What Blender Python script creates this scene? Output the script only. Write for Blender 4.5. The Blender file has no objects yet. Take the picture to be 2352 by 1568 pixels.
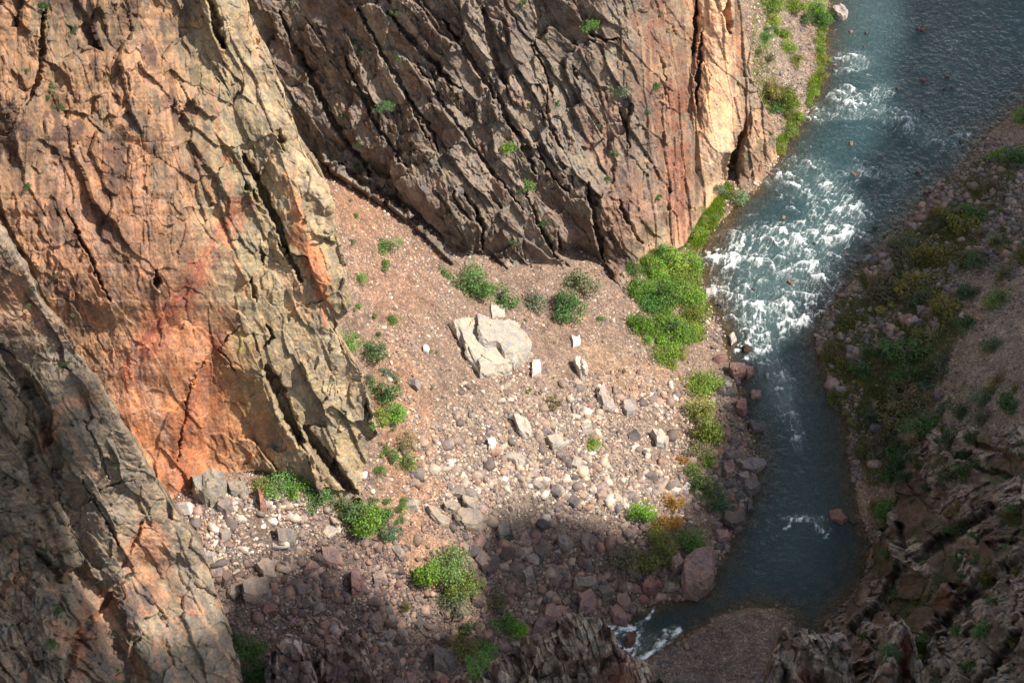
import bpy, bmesh, math, random
import numpy as np
from mathutils import Vector, Euler

random.seed(7)
rng = np.random.default_rng(7)
S = bpy.context.scene
COL = S.collection
R = math.radians

# ------------------------------------------------------------------ camera, world, sun, exposure
HCAM, DCAM, PITCH, TH = 430.0, 430.0, R(45.0), 0.2162
cam_d = bpy.data.cameras.new('camera'); cam = bpy.data.objects.new('camera', cam_d); COL.objects.link(cam)
cam.location = (0, -DCAM, HCAM); cam.rotation_euler = (R(90) - PITCH, 0, 0)
cam_d.sensor_width = 36; cam_d.lens = 18 / TH; cam_d.clip_start = 5; cam_d.clip_end = 5000
S.camera = cam
S.render.resolution_x, S.render.resolution_y = 1024, 682

SUN_EL, SUN_AZ = R(50), R(-12)          # azimuth measured from +X towards +Y
L = np.array([math.cos(SUN_EL)*math.cos(SUN_AZ), math.cos(SUN_EL)*math.sin(SUN_AZ), math.sin(SUN_EL)])
w = bpy.data.worlds.new('World'); S.world = w; w.use_nodes = True
nt = w.node_tree; bg = nt.nodes['Background']; sky = nt.nodes.new('ShaderNodeTexSky')
sky.sky_type = 'NISHITA'; sky.sun_disc = False; sky.sun_elevation = SUN_EL; sky.sun_rotation = R(90) - SUN_AZ
hs = nt.nodes.new('ShaderNodeHueSaturation'); hs.inputs['Saturation'].default_value = .55
nt.links.new(sky.outputs[0], hs.inputs['Color']); nt.links.new(hs.outputs[0], bg.inputs[0]); bg.inputs[1].default_value = 0.12
sd = bpy.data.lights.new('sun', 'SUN'); sd.energy = 4.7; sd.angle = R(0.5); sd.color = (1, .93, .82)
so = bpy.data.objects.new('sun', sd); COL.objects.link(so)
so.rotation_euler = Vector(L).to_track_quat('Z', 'Y').to_euler()
S.view_settings.view_transform = 'Standard'; S.view_settings.look = 'None'
S.view_settings.exposure = 0.78; S.view_settings.gamma = 1.0

# ------------------------------------------------------------------ picture <-> world (picture units: 2352 wide)
CP = np.array([0, -DCAM, HCAM]); cp_, sp_ = math.cos(PITCH), math.sin(PITCH)
def at(px, py, z):
    px, py, z = np.broadcast_arrays(np.asarray(px, float), np.asarray(py, float), np.asarray(z, float))
    u = (px-1176)/1176*TH; v = (784-py)/1176*TH
    dy = cp_ + v*sp_; dz = -sp_ + v*cp_
    t = (z-HCAM)/dz
    return np.stack([u*t, -DCAM + dy*t, z+0*t], -1)
def proj(P):
    q = P - CP; f = q[..., 1]*cp_ - q[..., 2]*sp_; up = q[..., 1]*sp_ + q[..., 2]*cp_
    return 1176 + q[..., 0]/f/TH*1176, 784 - up/f/TH*1176, f

# ------------------------------------------------------------------ noise toolbox
def _h(ix, iy, s):
    n = (ix.astype(np.int64)*374761393 + iy.astype(np.int64)*668265263 + s*2147483647) & 0xffffffff
    n = ((n ^ (n >> 16))*0x2c1b3c6d) & 0xffffffff
    n = ((n ^ (n >> 13))*0x297a2d39) & 0xffffffff
    n = ((n ^ (n >> 15))*0x1b56c4e9) & 0xffffffff
    return ((n ^ (n >> 15)) & 0xffffff)/float(0xffffff)
def vn(x, y, s=0):
    ix = np.floor(x); iy = np.floor(y); fx = x-ix; fy = y-iy
    fx = fx*fx*fx*(fx*(fx*6-15)+10); fy = fy*fy*fy*(fy*(fy*6-15)+10)
    a = _h(ix, iy, s); b = _h(ix+1, iy, s); c = _h(ix, iy+1, s); d = _h(ix+1, iy+1, s)
    return ((a+(b-a)*fx) + ((c+(d-c)*fx)-(a+(b-a)*fx))*fy)*2-1
def fbm(x, y, s=0, o=4, g=.5):
    r = 0; a = 1; n = 0
    for i in range(o):
        r = r + a*vn(x, y, s+i*17); n += a; a *= g
        x, y = (x*.8-y*.6)*2.03+5.1, (x*.6+y*.8)*2.03+1.7
    return r/n
def rot(a, b, deg):
    c, s = np.cos(np.radians(deg)), np.sin(np.radians(deg))
    return a*c+b*s, -a*s+b*c        # first = along direction, second = across
def voro(x, y, s=0, jit=.9):
    ix = np.floor(x); iy = np.floor(y)
    f1 = np.full(x.shape, 9.); f2 = np.full(x.shape, 9.); cx = np.zeros_like(x); cy = np.zeros_like(x)
    bi = np.zeros_like(x); bj = np.zeros_like(x)
    for i in (-1, 0, 1):
        for j in (-1, 0, 1):
            a, b = ix+i, iy+j
            qx = a+.5+(_h(a, b, s)-.5)*jit; qy = b+.5+(_h(a, b, s+91)-.5)*jit
            d = np.hypot(x-qx, y-qy); m = d < f1
            f2 = np.where(m, f1, np.minimum(f2, d)); f1 = np.where(m, d, f1)
            cx = np.where(m, x-qx, cx); cy = np.where(m, y-qy, cy); bi = np.where(m, a, bi); bj = np.where(m, b, bj)
    return f1, f2, cx, cy, bi, bj
def ss(a, b, x):
    t = np.clip((x-a)/(b-a), 0, 1); return t*t*(3-2*t)
def C(r, g, b):
    c = np.array([r, g, b])/255.; return np.where(c <= .04045, c/12.92, ((c+.055)/1.055)**2.4)
def seg_dist(px, py, pts):
    """signed distance to a polyline, position along it 0..1; positive = picture right of a downward line"""
    pts = np.array(pts, float); best = np.full(px.shape, 1e9); sg = np.zeros_like(px); tt = np.zeros_like(px)
    n = len(pts)-1
    for i in range(n):
        a, b = pts[i], pts[i+1]; d = b-a; l2 = (d**2).sum()
        t = np.clip(((px-a[0])*d[0]+(py-a[1])*d[1])/l2, 0, 1)
        qx = px-a[0]-t*d[0]; qy = py-a[1]-t*d[1]; ds = np.hypot(qx, qy); m = ds < best
        best = np.where(m, ds, best); sg = np.where(m, np.sign(d[1]*qx-d[0]*qy), sg); tt = np.where(m, (i+t)/n, tt)
    return best, sg, tt
def rbf(pts, smooth=0.0):
    pts = np.array(pts, float); X = pts[:, :2]/100.; n = len(pts)
    r = np.hypot(X[:, None, 0]-X[None, :, 0], X[:, None, 1]-X[None, :, 1])
    K = r + np.eye(n)*(-smooth)
    A = np.zeros((n+3, n+3)); A[:n, :n] = K; A[:n, n:] = np.c_[np.ones(n), X]; A[n:, :n] = A[:n, n:].T
    wv = np.linalg.solve(A, np.r_[pts[:, 2], 0, 0, 0])
    def f(x, y):
        x = np.asarray(x, float)/100.; y = np.asarray(y, float)/100.; o = wv[n]+wv[n+1]*x+wv[n+2]*y
        for i in range(n): o = o + wv[i]*np.hypot(x-X[i, 0], y-X[i, 1])
        return o
    return f

# ------------------------------------------------------------------ object helpers
def tag(o, label=None, cat=None, group=None, kind=None):
    if label: o['label'] = label
    if cat: o['category'] = cat
    if group: o['group'] = group
    if kind: o['kind'] = kind
    return o
def mesh_np(name, V, F, mat, col=None, parent=None, smooth=False, attrs=None):
    me = bpy.data.meshes.new(name); V = np.ascontiguousarray(V, np.float32); F = np.ascontiguousarray(F, np.int32); k = F.shape[1]
    me.vertices.add(len(V)); me.vertices.foreach_set('co', V.ravel())
    me.loops.add(F.size); me.loops.foreach_set('vertex_index', F.ravel())
    me.polygons.add(len(F)); me.polygons.foreach_set('loop_start', np.arange(0, F.size, k, dtype=np.int32))
    if smooth: me.polygons.foreach_set('use_smooth', np.ones(len(F), bool))
    me.update(calc_edges=True)
    if col is not None:
        a = me.attributes.new('Col', 'FLOAT_COLOR', 'POINT')
        a.data.foreach_set('color', np.c_[np.clip(col, 0, 1), np.ones(len(V))].astype(np.float32).ravel())
    for kx, vx in (attrs or {}).items():
        a = me.attributes.new(kx, 'FLOAT', 'POINT'); a.data.foreach_set('value', vx.astype(np.float32).ravel())
    me.materials.append(mat)
    o = bpy.data.objects.new(name, me); COL.objects.link(o)
    if parent: o.parent = parent
    return o
def gridF(M, N):
    i = np.arange(M*N).reshape(M, N)
    return np.stack([i[:-1, :-1].ravel(), i[1:, :-1].ravel(), i[1:, 1:].ravel(), i[:-1, 1:].ravel()], 1)

# ------------------------------------------------------------------ materials
def nodes(name):
    m = bpy.data.materials.new(name); m.use_nodes = True; t = m.node_tree
    return m, t, t.nodes['Principled BSDF'], (lambda k, **kw: _nn(t, k, **kw))
def _nn(t, k, **kw):
    n = t.nodes.new('ShaderNode'+k)
    for a, b in kw.items(): setattr(n, a, b)
    return n
def rock_mat(name, scale=1.0, bump=.6, src='attr', var=.35, dirt=None):
    m, t, p, N = nodes(name); lk = t.links.new
    p.inputs['Roughness'].default_value = .92; p.inputs['Specular IOR Level'].default_value = .15
    tc = N('TexCoord'); g = N('NewGeometry')
    if src == 'attr': c = N('Attribute', attribute_name='Col'); cs = c.outputs['Color']
    else: c = N('ObjectInfo'); cs = c.outputs['Color']
    n1 = N('TexNoise'); n1.inputs['Scale'].default_value = 1.6*scale; n1.inputs['Detail'].default_value = 8; n1.inputs['Roughness'].default_value = .7
    lk(g.outputs['Position'], n1.inputs['Vector'])
    mr = N('MapRange'); mr.inputs[1].default_value = .3; mr.inputs[2].default_value = .7; mr.inputs[3].default_value = 1-var; mr.inputs[4].default_value = 1+var
    lk(n1.outputs[0], mr.inputs[0])
    mx = N('Vector' + 'Math', operation='SCALE'); lk(cs, mx.inputs[0]); lk(mr.outputs[0], mx.inputs['Scale'])
    out = mx.outputs[0]
    n3 = N('TexNoise'); n3.inputs['Scale'].default_value = .45*scale; n3.inputs['Detail'].default_value = 5
    lk(g.outputs['Position'], n3.inputs['Vector'])
    mc = N('Mix', data_type='RGBA', blend_type='MULTIPLY'); mc.inputs[0].default_value = 1
    rp = N('ValToRGB'); e = rp.color_ramp.elements; e[0].position = .35; e[0].color = (.72, .76, .86, 1); e[1].position = .65; e[1].color = (1.12, 1.0, .9, 1)
    lk(n3.outputs[0], rp.inputs[0]); lk(out, mc.inputs[6]); lk(rp.outputs[0], mc.inputs[7]); lk(mc.outputs[2], p.inputs['Base Color'])
    v = N('TexVoronoi'); v.inputs['Scale'].default_value = 1.3*scale; lk(g.outputs['Position'], v.inputs['Vector'])
    n2 = N('TexNoise'); n2.inputs['Scale'].default_value = 3.5*scale; n2.inputs['Detail'].default_value = 6; n2.inputs['Roughness'].default_value = .75
    lk(g.outputs['Position'], n2.inputs['Vector'])
    ad = N('Math', operation='MULTIPLY_ADD'); lk(v.outputs[0], ad.inputs[0]); ad.inputs[1].default_value = .5; lk(n2.outputs[0], ad.inputs[2])
    b = N('Bump'); b.inputs['Strength'].default_value = bump; b.inputs['Distance'].default_value = .5
    lk(ad.outputs[0], b.inputs['Height']); lk(b.outputs[0], p.inputs['Normal'])
    return m
M_cliff = rock_mat('cliff_rock', 1.0, .55)
M_crag = rock_mat('crag_rock', 1.2, .8)
M_stone = rock_mat('loose_stone', 1.8, .5, var=.22)
M_boulder = rock_mat('boulder_rock', 1.2, .6, src='obj', var=.3)

def ground_mat():
    m, t, p, N = nodes('scree_ground'); lk = t.links.new
    p.inputs['Roughness'].default_value = .95; p.inputs['Specular IOR Level'].default_value = .1
    g = N('NewGeometry'); c = N('Attribute', attribute_name='Col')
    v = N('TexVoronoi'); v.inputs['Scale'].default_value = 2.6; lk(g.outputs['Position'], v.inputs['Vector'])
    sp = N('SeparateColor'); lk(v.outputs['Color'], sp.inputs[0])
    rp = N('ValToRGB'); rp.color_ramp.interpolation = 'CONSTANT'
    es = [(0, (.55, .55, .62)), (.3, (.85, .8, .8)), (.5, (1.05, .95, .88)), (.7, (1.3, 1.12, .95)), (.85, (.65, .6, .62)), (.93, (1.75, 1.65, 1.6))]
    while len(rp.color_ramp.elements) < len(es): rp.color_ramp.elements.new(.5)
    for e, (q, k) in zip(rp.color_ramp.elements, es): e.position = q; e.color = (*k, 1)
    lk(sp.outputs[0], rp.inputs[0])
    mc = N('Mix', data_type='RGBA', blend_type='MULTIPLY'); mc.inputs[0].default_value = .8
    lk(c.outputs['Color'], mc.inputs[6]); lk(rp.outputs[0], mc.inputs[7])
    n1 = N('TexNoise'); n1.inputs['Scale'].default_value = .35; n1.inputs['Detail'].default_value = 8; lk(g.outputs['Position'], n1.inputs['Vector'])
    mr = N('MapRange'); mr.inputs[1].default_value = .3; mr.inputs[2].default_value = .7; mr.inputs[3].default_value = .7; mr.inputs[4].default_value = 1.25; lk(n1.outputs[0], mr.inputs[0])
    sc = N('VectorMath', operation='SCALE'); lk(mc.outputs[2], sc.inputs[0]); lk(mr.outputs[0], sc.inputs['Scale']); lk(sc.outputs[0], p.inputs['Base Color'])
    b = N('Bump'); b.inputs['Strength'].default_value = .8; b.inputs['Distance'].default_value = .35; b.invert = True
    lk(v.outputs[0], b.inputs['Height']); lk(b.outputs[0], p.inputs['Normal'])
    return m
M_ground = ground_mat()

def leaf_mat(name, trans=.35):
    m, t, p, N = nodes(name); lk = t.links.new
    p.inputs['Roughness'].default_value = .75; p.inputs['Specular IOR Level'].default_value = .2
    oi = N('ObjectInfo'); a = N('Attribute', attribute_name='Col')
    mc = N('Mix', data_type='RGBA', blend_type='MULTIPLY'); mc.inputs[0].default_value = 1
    lk(oi.outputs['Color'], mc.inputs[6]); lk(a.outputs['Color'], mc.inputs[7]); lk(mc.outputs[2], p.inputs['Base Color'])
    tr = N('BsdfTranslucent'); lk(mc.outputs[2], tr.inputs[0]); ms = N('MixShader'); ms.inputs[0].default_value = trans
    lk(p.outputs[0], ms.inputs[1]); lk(tr.outputs[0], ms.inputs[2]); lk(ms.outputs[0], t.nodes['Material Output'].inputs[0])
    return m
M_leaf = leaf_mat('foliage')
m_, t_, p_, N_ = nodes('bark'); p_.inputs['Roughness'].default_value = .9
_n = N_('TexNoise'); _n.inputs['Scale'].default_value = 6; _r = N_('ValToRGB')
_r.color_ramp.elements[0].color = (.06, .045, .035, 1); _r.color_ramp.elements[1].color = (.22, .18, .14, 1)
t_.links.new(_n.outputs[0], _r.inputs[0]); t_.links.new(_r.outputs[0], p_.inputs['Base Color']); M_bark = m_
m_, t_, p_, N_ = nodes('dry_twigs'); p_.inputs['Roughness'].default_value = .9
_n = N_('TexNoise'); _n.inputs['Scale'].default_value = 3; _r = N_('ValToRGB')
_r.color_ramp.elements[0].color = (.2, .15, .12, 1); _r.color_ramp.elements[1].color = (.42, .36, .31, 1)
t_.links.new(_n.outputs[0], _r.inputs[0]); t_.links.new(_r.outputs[0], p_.inputs['Base Color']); M_twig = m_

def water_mat():
    m, t, p, N = nodes('river_water'); lk = t.links.new
    at_d = N('Attribute', attribute_name='deep'); at_f = N('Attribute', attribute_name='foam'); at_m = N('Attribute', attribute_name='milk')
    g = N('NewGeometry')
    body = N('BsdfDiffuse'); mixc = N('Mix', data_type='RGBA')
    lk(at_m.outputs['Fac'], mixc.inputs[0]); mixc.inputs[6].default_value = (.024, .062, .072, 1); mixc.inputs[7].default_value = (.12, .18, .175, 1)
    lk(mixc.outputs[2], body.inputs[0])
    trn = N('BsdfTransparent'); trn.inputs[0].default_value = (.9, .84, .68, 1)
    m1 = N('MixShader'); lk(at_d.outputs['Fac'], m1.inputs[0]); lk(trn.outputs[0], m1.inputs[1]); lk(body.outputs[0], m1.inputs[2])
    gl = N('BsdfGlossy'); gl.inputs['Roughness'].default_value = .06
    fr = N('Fresnel'); fr.inputs[0].default_value = 1.33
    n1 = N('TexNoise'); n1.inputs['Scale'].default_value = .75; n1.inputs['Detail'].default_value = 6; n1.inputs['Roughness'].default_value = .7
    mp = N('Mapping'); mp.inputs['Rotation'].default_value = (0, 0, R(25)); mp.inputs['Scale'].default_value = (1.3, .75, 1)
    lk(g.outputs['Position'], mp.inputs[0]); lk(mp.outputs[0], n1.inputs['Vector'])
    b = N('Bump'); b.inputs['Strength'].default_value = 1.0; b.inputs['Distance'].default_value = 1.1
    lk(n1.outputs[0], b.inputs['Height']); lk(b.outputs[0], gl.inputs['Normal']); lk(b.outputs[0], fr.inputs['Normal']); lk(b.outputs[0], body.inputs['Normal'])
    m2 = N('MixShader'); fm = N('Math', operation='MULTIPLY'); fm.inputs[1].default_value = 1.0; lk(fr.outputs[0], fm.inputs[0]); lk(fm.outputs[0], m2.inputs[0]); lk(m1.outputs[0], m2.inputs[1]); lk(gl.outputs[0], m2.inputs[2])
    n2 = N('TexNoise'); n2.inputs['Scale'].default_value = 2.6; n2.inputs['Detail'].default_value = 5; lk(g.outputs['Position'], n2.inputs['Vector'])
    ma = N('Math', operation='MULTIPLY_ADD'); lk(n2.outputs[0], ma.inputs[0]); ma.inputs[1].default_value = .6; ma.inputs[2].default_value = -.3
    md = N('Math', operation='ADD'); lk(ma.outputs[0], md.inputs[0]); lk(at_f.outputs['Fac'], md.inputs[1])
    mr = N('MapRange'); mr.inputs[1].default_value = .12; mr.inputs[2].default_value = .85; mr.interpolation_type = 'SMOOTHSTEP'; lk(md.outputs[0], mr.inputs[0])
    fo = N('BsdfDiffuse'); fo.inputs[0].default_value = (.80, .84, .84, 1)
    m3 = N('MixShader'); lk(mr.outputs[0], m3.inputs[0]); lk(m2.outputs[0], m3.inputs[1]); lk(fo.outputs[0], m3.inputs[2])
    lk(m3.outputs[0], t.nodes['Material Output'].inputs[0])
    return m
M_water = water_mat()

# ------------------------------------------------------------------ river outline, world plane z = 0
LEFT = [(1935,-260),(1915,-120),(1903,0),(1895,80),(1893,150),(1880,205),(1850,265),(1808,322),(1785,365),(1745,425),(1700,458),(1668,495),(1625,540),(1603,585),(1604,640),(1625,700),(1655,770),(1672,830),(1690,880),(1700,950),(1722,1000),(1735,1060),(1722,1120),(1700,1180),(1672,1240),(1640,1300),(1628,1352),(1570,1372),(1510,1380),(1462,1400),(1400,1425),(1380,1450),(1300,1560),(1180,1760)]
RIGHT = [(1340,1760),(1400,1640),(1432,1560),(1470,1530),(1505,1508),(1560,1474),(1610,1445),(1655,1412),(1710,1396),(1780,1396),(1812,1412),(1830,1445),(1862,1462),(1884,1466),(1895,1430),(1940,1385),(1985,1330),(2003,1250),(1975,1170),(1962,1080),(1958,1010),(1945,940),(1915,880),(1890,830),(1880,775),(1900,720),(1940,665),(2000,600),(2055,545),(2120,475),(2170,420),(2215,375),(2275,305),(2350,240),(2520,110),(2700,-80)]
RPOLY = at(np.array(LEFT+RIGHT)[:, 0], np.array(LEFT+RIGHT)[:, 1], 0)[:, :2]
def inside(x, y, poly):
    r = np.zeros(x.shape, bool); n = len(poly); j = n-1
    for i in range(n):
        xi, yi = poly[i]; xj, yj = poly[j]
        c = ((yi > y) != (yj > y)) & (x < (xj-xi)*(y-yi)/(yj-yi+1e-12)+xi); r ^= c; j = i
    return r
def river_sd(x, y):
    d, _, _ = seg_dist(x, y, np.vstack([RPOLY, RPOLY[:1]])); return np.where(inside(x, y, RPOLY), -d, d)

# ------------------------------------------------------------------ ground height
GC = [(560,250,95),(640,300,78),(720,400,60),(800,450,54),(900,520,45),(1000,600,34),(850,600,50),(850,750,47),(900,900,40),(870,1050,38),(1000,700,39),
(1120,790,29),(1000,1000,31),(1150,1000,24),(1200,660,21),(1300,700,18),(1400,800,14),(1450,700,9),(1300,900,19),(1500,900,8),(1400,1050,11),(1560,1050,5),(1250,1150,16),(1450,1200,7),
(1100,1150,22),(950,1200,28),(820,1180,34),(700,1150,41),(600,1120,45),(430,1140,50),(500,1250,45),(600,1300,38),(750,1300,31),(900,1330,24),(1050,1350,17),
(1200,1350,11),(1350,1380,5),(600,1500,31),(800,1500,21),(1000,1500,12),(1200,1500,6),(1300,1500,3),(560,1700,28),(900,1700,12),(1550,640,4),(1560,760,4),(1600,870,3),(1640,950,2.5),(1650,1100,2.5),(1600,1200,3),(1560,1290,3),
(1720,50,19),(1780,50,10),(1850,50,4),(1745,200,9),(1800,250,3.5),(1650,0,22),(1700,-150,26),(1850,-150,7),(1500,-150,50),
(1200,300,28),(1000,200,42),(1450,300,10),(700,100,68),(1200,-50,28),(1560,100,8),(1560,380,2),
(600,800,46),(300,800,46),(300,300,50),(600,400,58),(0,1000,50),(0,1500,45),(300,1400,40),(-150,600,50),
(2352,300,4),(2352,500,12),(2250,500,6),(2200,600,8),(2352,700,22),(2100,650,3.5),(2200,800,15),(2352,900,34),(2040,800,5),(2100,950,9),
(2250,1000,25),(2050,1050,5),(2050,1150,6),(2150,1100,14),(2480,500,22),(2480,900,46),(2352,1200,34),(2480,1500,45),(2100,1300,8),(2050,1450,5),(1980,1500,2),(1880,1540,1.5),
(1700,1480,1.3),(1600,1540,1.3),(1750,1568,1.8),(1500,1600,1),(1800,1650,2),(1600,1750,2),(2600,100,8),(2600,-100,6)]
_g = np.array(GC, float); _gp = at(_g[:, 0], _g[:, 1], _g[:, 2])
_rb = rbf(np.c_[_gp[:, :2], _gp[:, 2]])
def ground_z(x, y):
    sd_ = river_sd(x, y); z = np.maximum(_rb(x, y), .35)
    z = np.where(x > 60, np.minimum(z, 48+.1*(x-60)), z)
    k = 1-np.exp(-np.maximum(sd_, 0)/9.)
    up = z*k + .25*(1-np.exp(-np.maximum(sd_, 0)/2.))
    dn = -np.minimum(3., .05*np.abs(sd_)+.018*sd_**2)
    n = fbm(x/9., y/9., 3, 4)*.8*np.clip(sd_/20., 0, 1) + fbm(x/1.5, y/1.5, 9, 3)*.16*np.clip(np.abs(sd_)/4, .1, 1)
    return np.where(sd_ > 0, up, dn)+n, sd_
GX = np.arange(-190, 235, .45); GY = np.arange(-160, 330, .5)
gx, gy = np.meshgrid(GX, GY, indexing='ij'); gz, gsd = ground_z(gx, gy)
def gz_at(x, y):
    fx = np.clip((np.asarray(x)-GX[0])/.45, 0, len(GX)-1.01); fy = np.clip((np.asarray(y)-GY[0])/.5, 0, len(GY)-1.01)
    i = fx.astype(int); j = fy.astype(int); a = fx-i; b = fy-j
    return (gz[i, j]*(1-a)+gz[i+1, j]*a)*(1-b)+(gz[i, j+1]*(1-a)+gz[i+1, j+1]*a)*b

def blobs(px, py, base, lst, warp=12., seed=5):
    """soft-edged patches of natural rock / soil colour: (x, y, rx, ry, angle, colour, strength)"""
    wx = px+fbm(px/45., py/45., seed, 4)*warp*2.2; wy = py+fbm(px/45., py/45., seed+3, 4)*warp*2.2
    col = np.broadcast_to(base, px.shape+(3,)).copy() if np.ndim(base) == 1 else base.copy()
    for (x, y, rx, ry, ang, c, st) in lst:
        if ang >= 45: rx, ry = ry, rx        # steep patches run lengthwise down the dip
        a, b = rot(wx-x, wy-y, ang); d = np.sqrt((a/rx)**2+(b/ry)**2)
        k = (st*(1-ss(.6, 1.15, d)))[..., None]; col = col*(1-k)+c*k
    return col

gpx, gpy, _ = proj(np.stack([gx, gy, gz], -1))
TAN = C(158,122,98); RED = C(150,104,78); GREY = C(132,118,108); PURP = C(100,86,84); DGREY = C(92,84,80); OLV = C(112,104,66)
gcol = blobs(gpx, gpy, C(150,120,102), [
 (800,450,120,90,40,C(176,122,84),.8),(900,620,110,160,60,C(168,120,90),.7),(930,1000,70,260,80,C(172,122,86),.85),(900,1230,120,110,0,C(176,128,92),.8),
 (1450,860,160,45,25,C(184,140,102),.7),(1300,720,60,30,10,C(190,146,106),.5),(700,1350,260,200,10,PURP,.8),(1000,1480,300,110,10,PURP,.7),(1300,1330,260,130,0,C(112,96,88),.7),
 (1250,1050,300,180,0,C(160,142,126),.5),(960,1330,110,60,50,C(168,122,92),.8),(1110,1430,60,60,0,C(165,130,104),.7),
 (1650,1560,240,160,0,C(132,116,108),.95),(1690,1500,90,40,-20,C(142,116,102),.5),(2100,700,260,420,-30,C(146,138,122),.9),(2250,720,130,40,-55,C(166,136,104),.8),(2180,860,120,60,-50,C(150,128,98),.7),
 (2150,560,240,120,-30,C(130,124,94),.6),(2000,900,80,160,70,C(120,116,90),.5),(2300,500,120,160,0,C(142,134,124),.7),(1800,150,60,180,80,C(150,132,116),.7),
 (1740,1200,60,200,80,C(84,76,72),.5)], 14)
bed = gsd < .6
bc = C(150,122,76)*(1+.4*fbm(gx/2., gy/2., 77, 4))[..., None]
wb = ss(1.2, -.3, gsd)[..., None]; gcol = gcol*(1-wb*.85)+bc*wb*.85
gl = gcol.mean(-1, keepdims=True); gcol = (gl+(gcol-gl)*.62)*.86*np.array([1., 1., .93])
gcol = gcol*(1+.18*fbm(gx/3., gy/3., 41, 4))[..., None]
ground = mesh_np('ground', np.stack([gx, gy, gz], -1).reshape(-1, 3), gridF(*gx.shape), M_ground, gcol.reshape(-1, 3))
print('ground right max', gz[gx > 150].max(), gz[gx>100].max(), gz.max())
tag(ground, 'reddish gravel talus fan, gravel bar and stony banks under everything', 'ground', kind='structure')

# depth buffer of the terrain, used only to stand plants on cliffs
ZB = []
def zadd(P): ZB.append(P.reshape(-1, 3)[::2])
zadd(np.stack([gx, gy, gz], -1))
# ------------------------------------------------------------------ cliffs
def normals(P):
    du = np.gradient(P, axis=0); dv = np.gradient(P, axis=1); n = np.cross(du, dv); n /= np.linalg.norm(n, axis=-1, keepdims=True)+1e-9
    s = np.sign((n*(CP-P)).sum(-1)); s[s == 0] = 1
    m = np.median(s); return n*m
def ext(PX, PY, P, side, offs, n):
    """continue the sheet round a silhouette edge, away from the viewer; offsets in metres"""
    q = {'r': P[:, -1], 'l': P[:, 0], 't': P[0], 'b': P[-1]}[side]
    o = np.vstack([[0, 0, 0], offs]); tt = np.linspace(0, len(offs), n+1)[1:]
    w_ = np.stack([np.interp(tt, range(len(o)), o[:, k]) for k in range(3)], -1)
    if side in 'rl':
        X = q[:, None]+w_[None]; ex = np.repeat((PX[:, -1] if side == 'r' else PX[:, 0])[:, None], n, 1)+(np.arange(n)+1)*2.6*(1 if side == 'r' else -1)
        ey = np.repeat((PY[:, -1] if side == 'r' else PY[:, 0])[:, None], n, 1)
        if side == 'r': return np.hstack([PX, ex]), np.hstack([PY, ey]), np.concatenate([P, X], 1)
        return np.hstack([ex[:, ::-1], PX]), np.hstack([ey, PY]), np.concatenate([X[:, ::-1], P], 1)
    X = q[None]+w_[:, None]; row = 0 if side == 't' else -1
    ey = PY[row][None]+((np.arange(n)+1)*2.6*(-1 if side == 't' else 1))[:, None]; ex = np.repeat(PX[row][None], n, 0)
    if side == 't': return np.vstack([ex, PX]), np.vstack([ey[::-1], PY]), np.concatenate([X[::-1], P], 0)
    return np.vstack([PX, ex]), np.vstack([PY, ey]), np.concatenate([P, X], 0)
def facets(a, b, sa, sb, ang, seed, jump, tilt, warp=.35, crack=0.):
    """angular slabs: each cell is a tilted plane at its own height"""
    u, v = rot(a, b, ang); wx = fbm(u/sa*1.3, v/sb*1.3, seed+5, 3)*warp; wy = fbm(u/sa*1.3+9, v/sb*1.3, seed+6, 3)*warp
    f1, f2, cx, cy, bi, bj = voro(u/sa+wx, v/sb+wy, seed)
    h = (_h(bi, bj, seed+1)-.5)*2*jump + cx*(_h(bi, bj, seed+2)-.5)*2*tilt + cy*((_h(bi, bj, seed+3)-.5)*2*tilt)
    return h - crack*np.exp(-((f2-f1)/.06)**2), _h(bi, bj, seed+4)
def saw(a, b, la, lb, ang, seed, amp, warp=.5):
    """overlapping slabs whose low edge faces picture left"""
    u, v = rot(a, b, ang); q = v/lb+fbm(u/la, v/lb*.35, seed, 4)*warp*2; k = np.floor(q); f = q-k
    A = .25+.75*ss(-.25, .45, vn(u/la*1.1, k*3.7, seed+7))
    return amp*A*(f-.5)*1.0, A
def ledges(px, py, lst, D):
    """authored clefts and steps: polyline, half width px, depth m"""
    for pts, wd, dp in lst:
        pts = np.array(pts, float)
        d, sg, t = seg_dist(px+fbm(px/14, py/14, 61, 3)*7, py+fbm(px/14, py/14, 62, 3)*7, pts)
        wloc = wd*(.25+.75*np.sin(np.pi*np.clip(t, .04, .96))**.5)
        D = D-dp*np.exp(-(d/wloc)**4)
        D = D+dp*.45*np.exp(-np.maximum(d-wloc, 0)/(wd*3.5))*(sg*(-1) > 0)*(d > wloc*.8)
    return D

def cliff(name, PX, PY, Z, disp, colf, exts, mat, label, cat=None, kind='structure', group=None):
    P = at(PX, PY, Z)
    for side, offs, n in exts: PX, PY, P = ext(PX, PY, P, side, offs, n)
    N_ = normals(P)
    # soften normals so that displacement never folds
    for _ in range(12):
        N_[1:-1, 1:-1] = (N_[1:-1, 1:-1]*2+N_[2:, 1:-1]+N_[:-2, 1:-1]+N_[1:-1, 2:]+N_[1:-1, :-2])
        N_ /= np.linalg.norm(N_, axis=-1, keepdims=True)+1e-9
    V_ = CP-P; V_ /= np.linalg.norm(V_, axis=-1, keepdims=True); N_ = N_*.22+V_*.78      # push rock mostly outwards into the canyon
    D, aux = disp(PX, PY); D = D*1.15
    P = P+N_*D[..., None]
    zadd(P)
    cc_ = colf(PX, PY, D, aux); gl = cc_.mean(-1, keepdims=True); cc_ = (gl+(cc_-gl)*.76)*1.0
    o = mesh_np(name, P.reshape(-1, 3), gridF(*PX.shape), mat, cc_.reshape(-1, 3))
    return tag(o, label, cat, group, kind)

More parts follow.
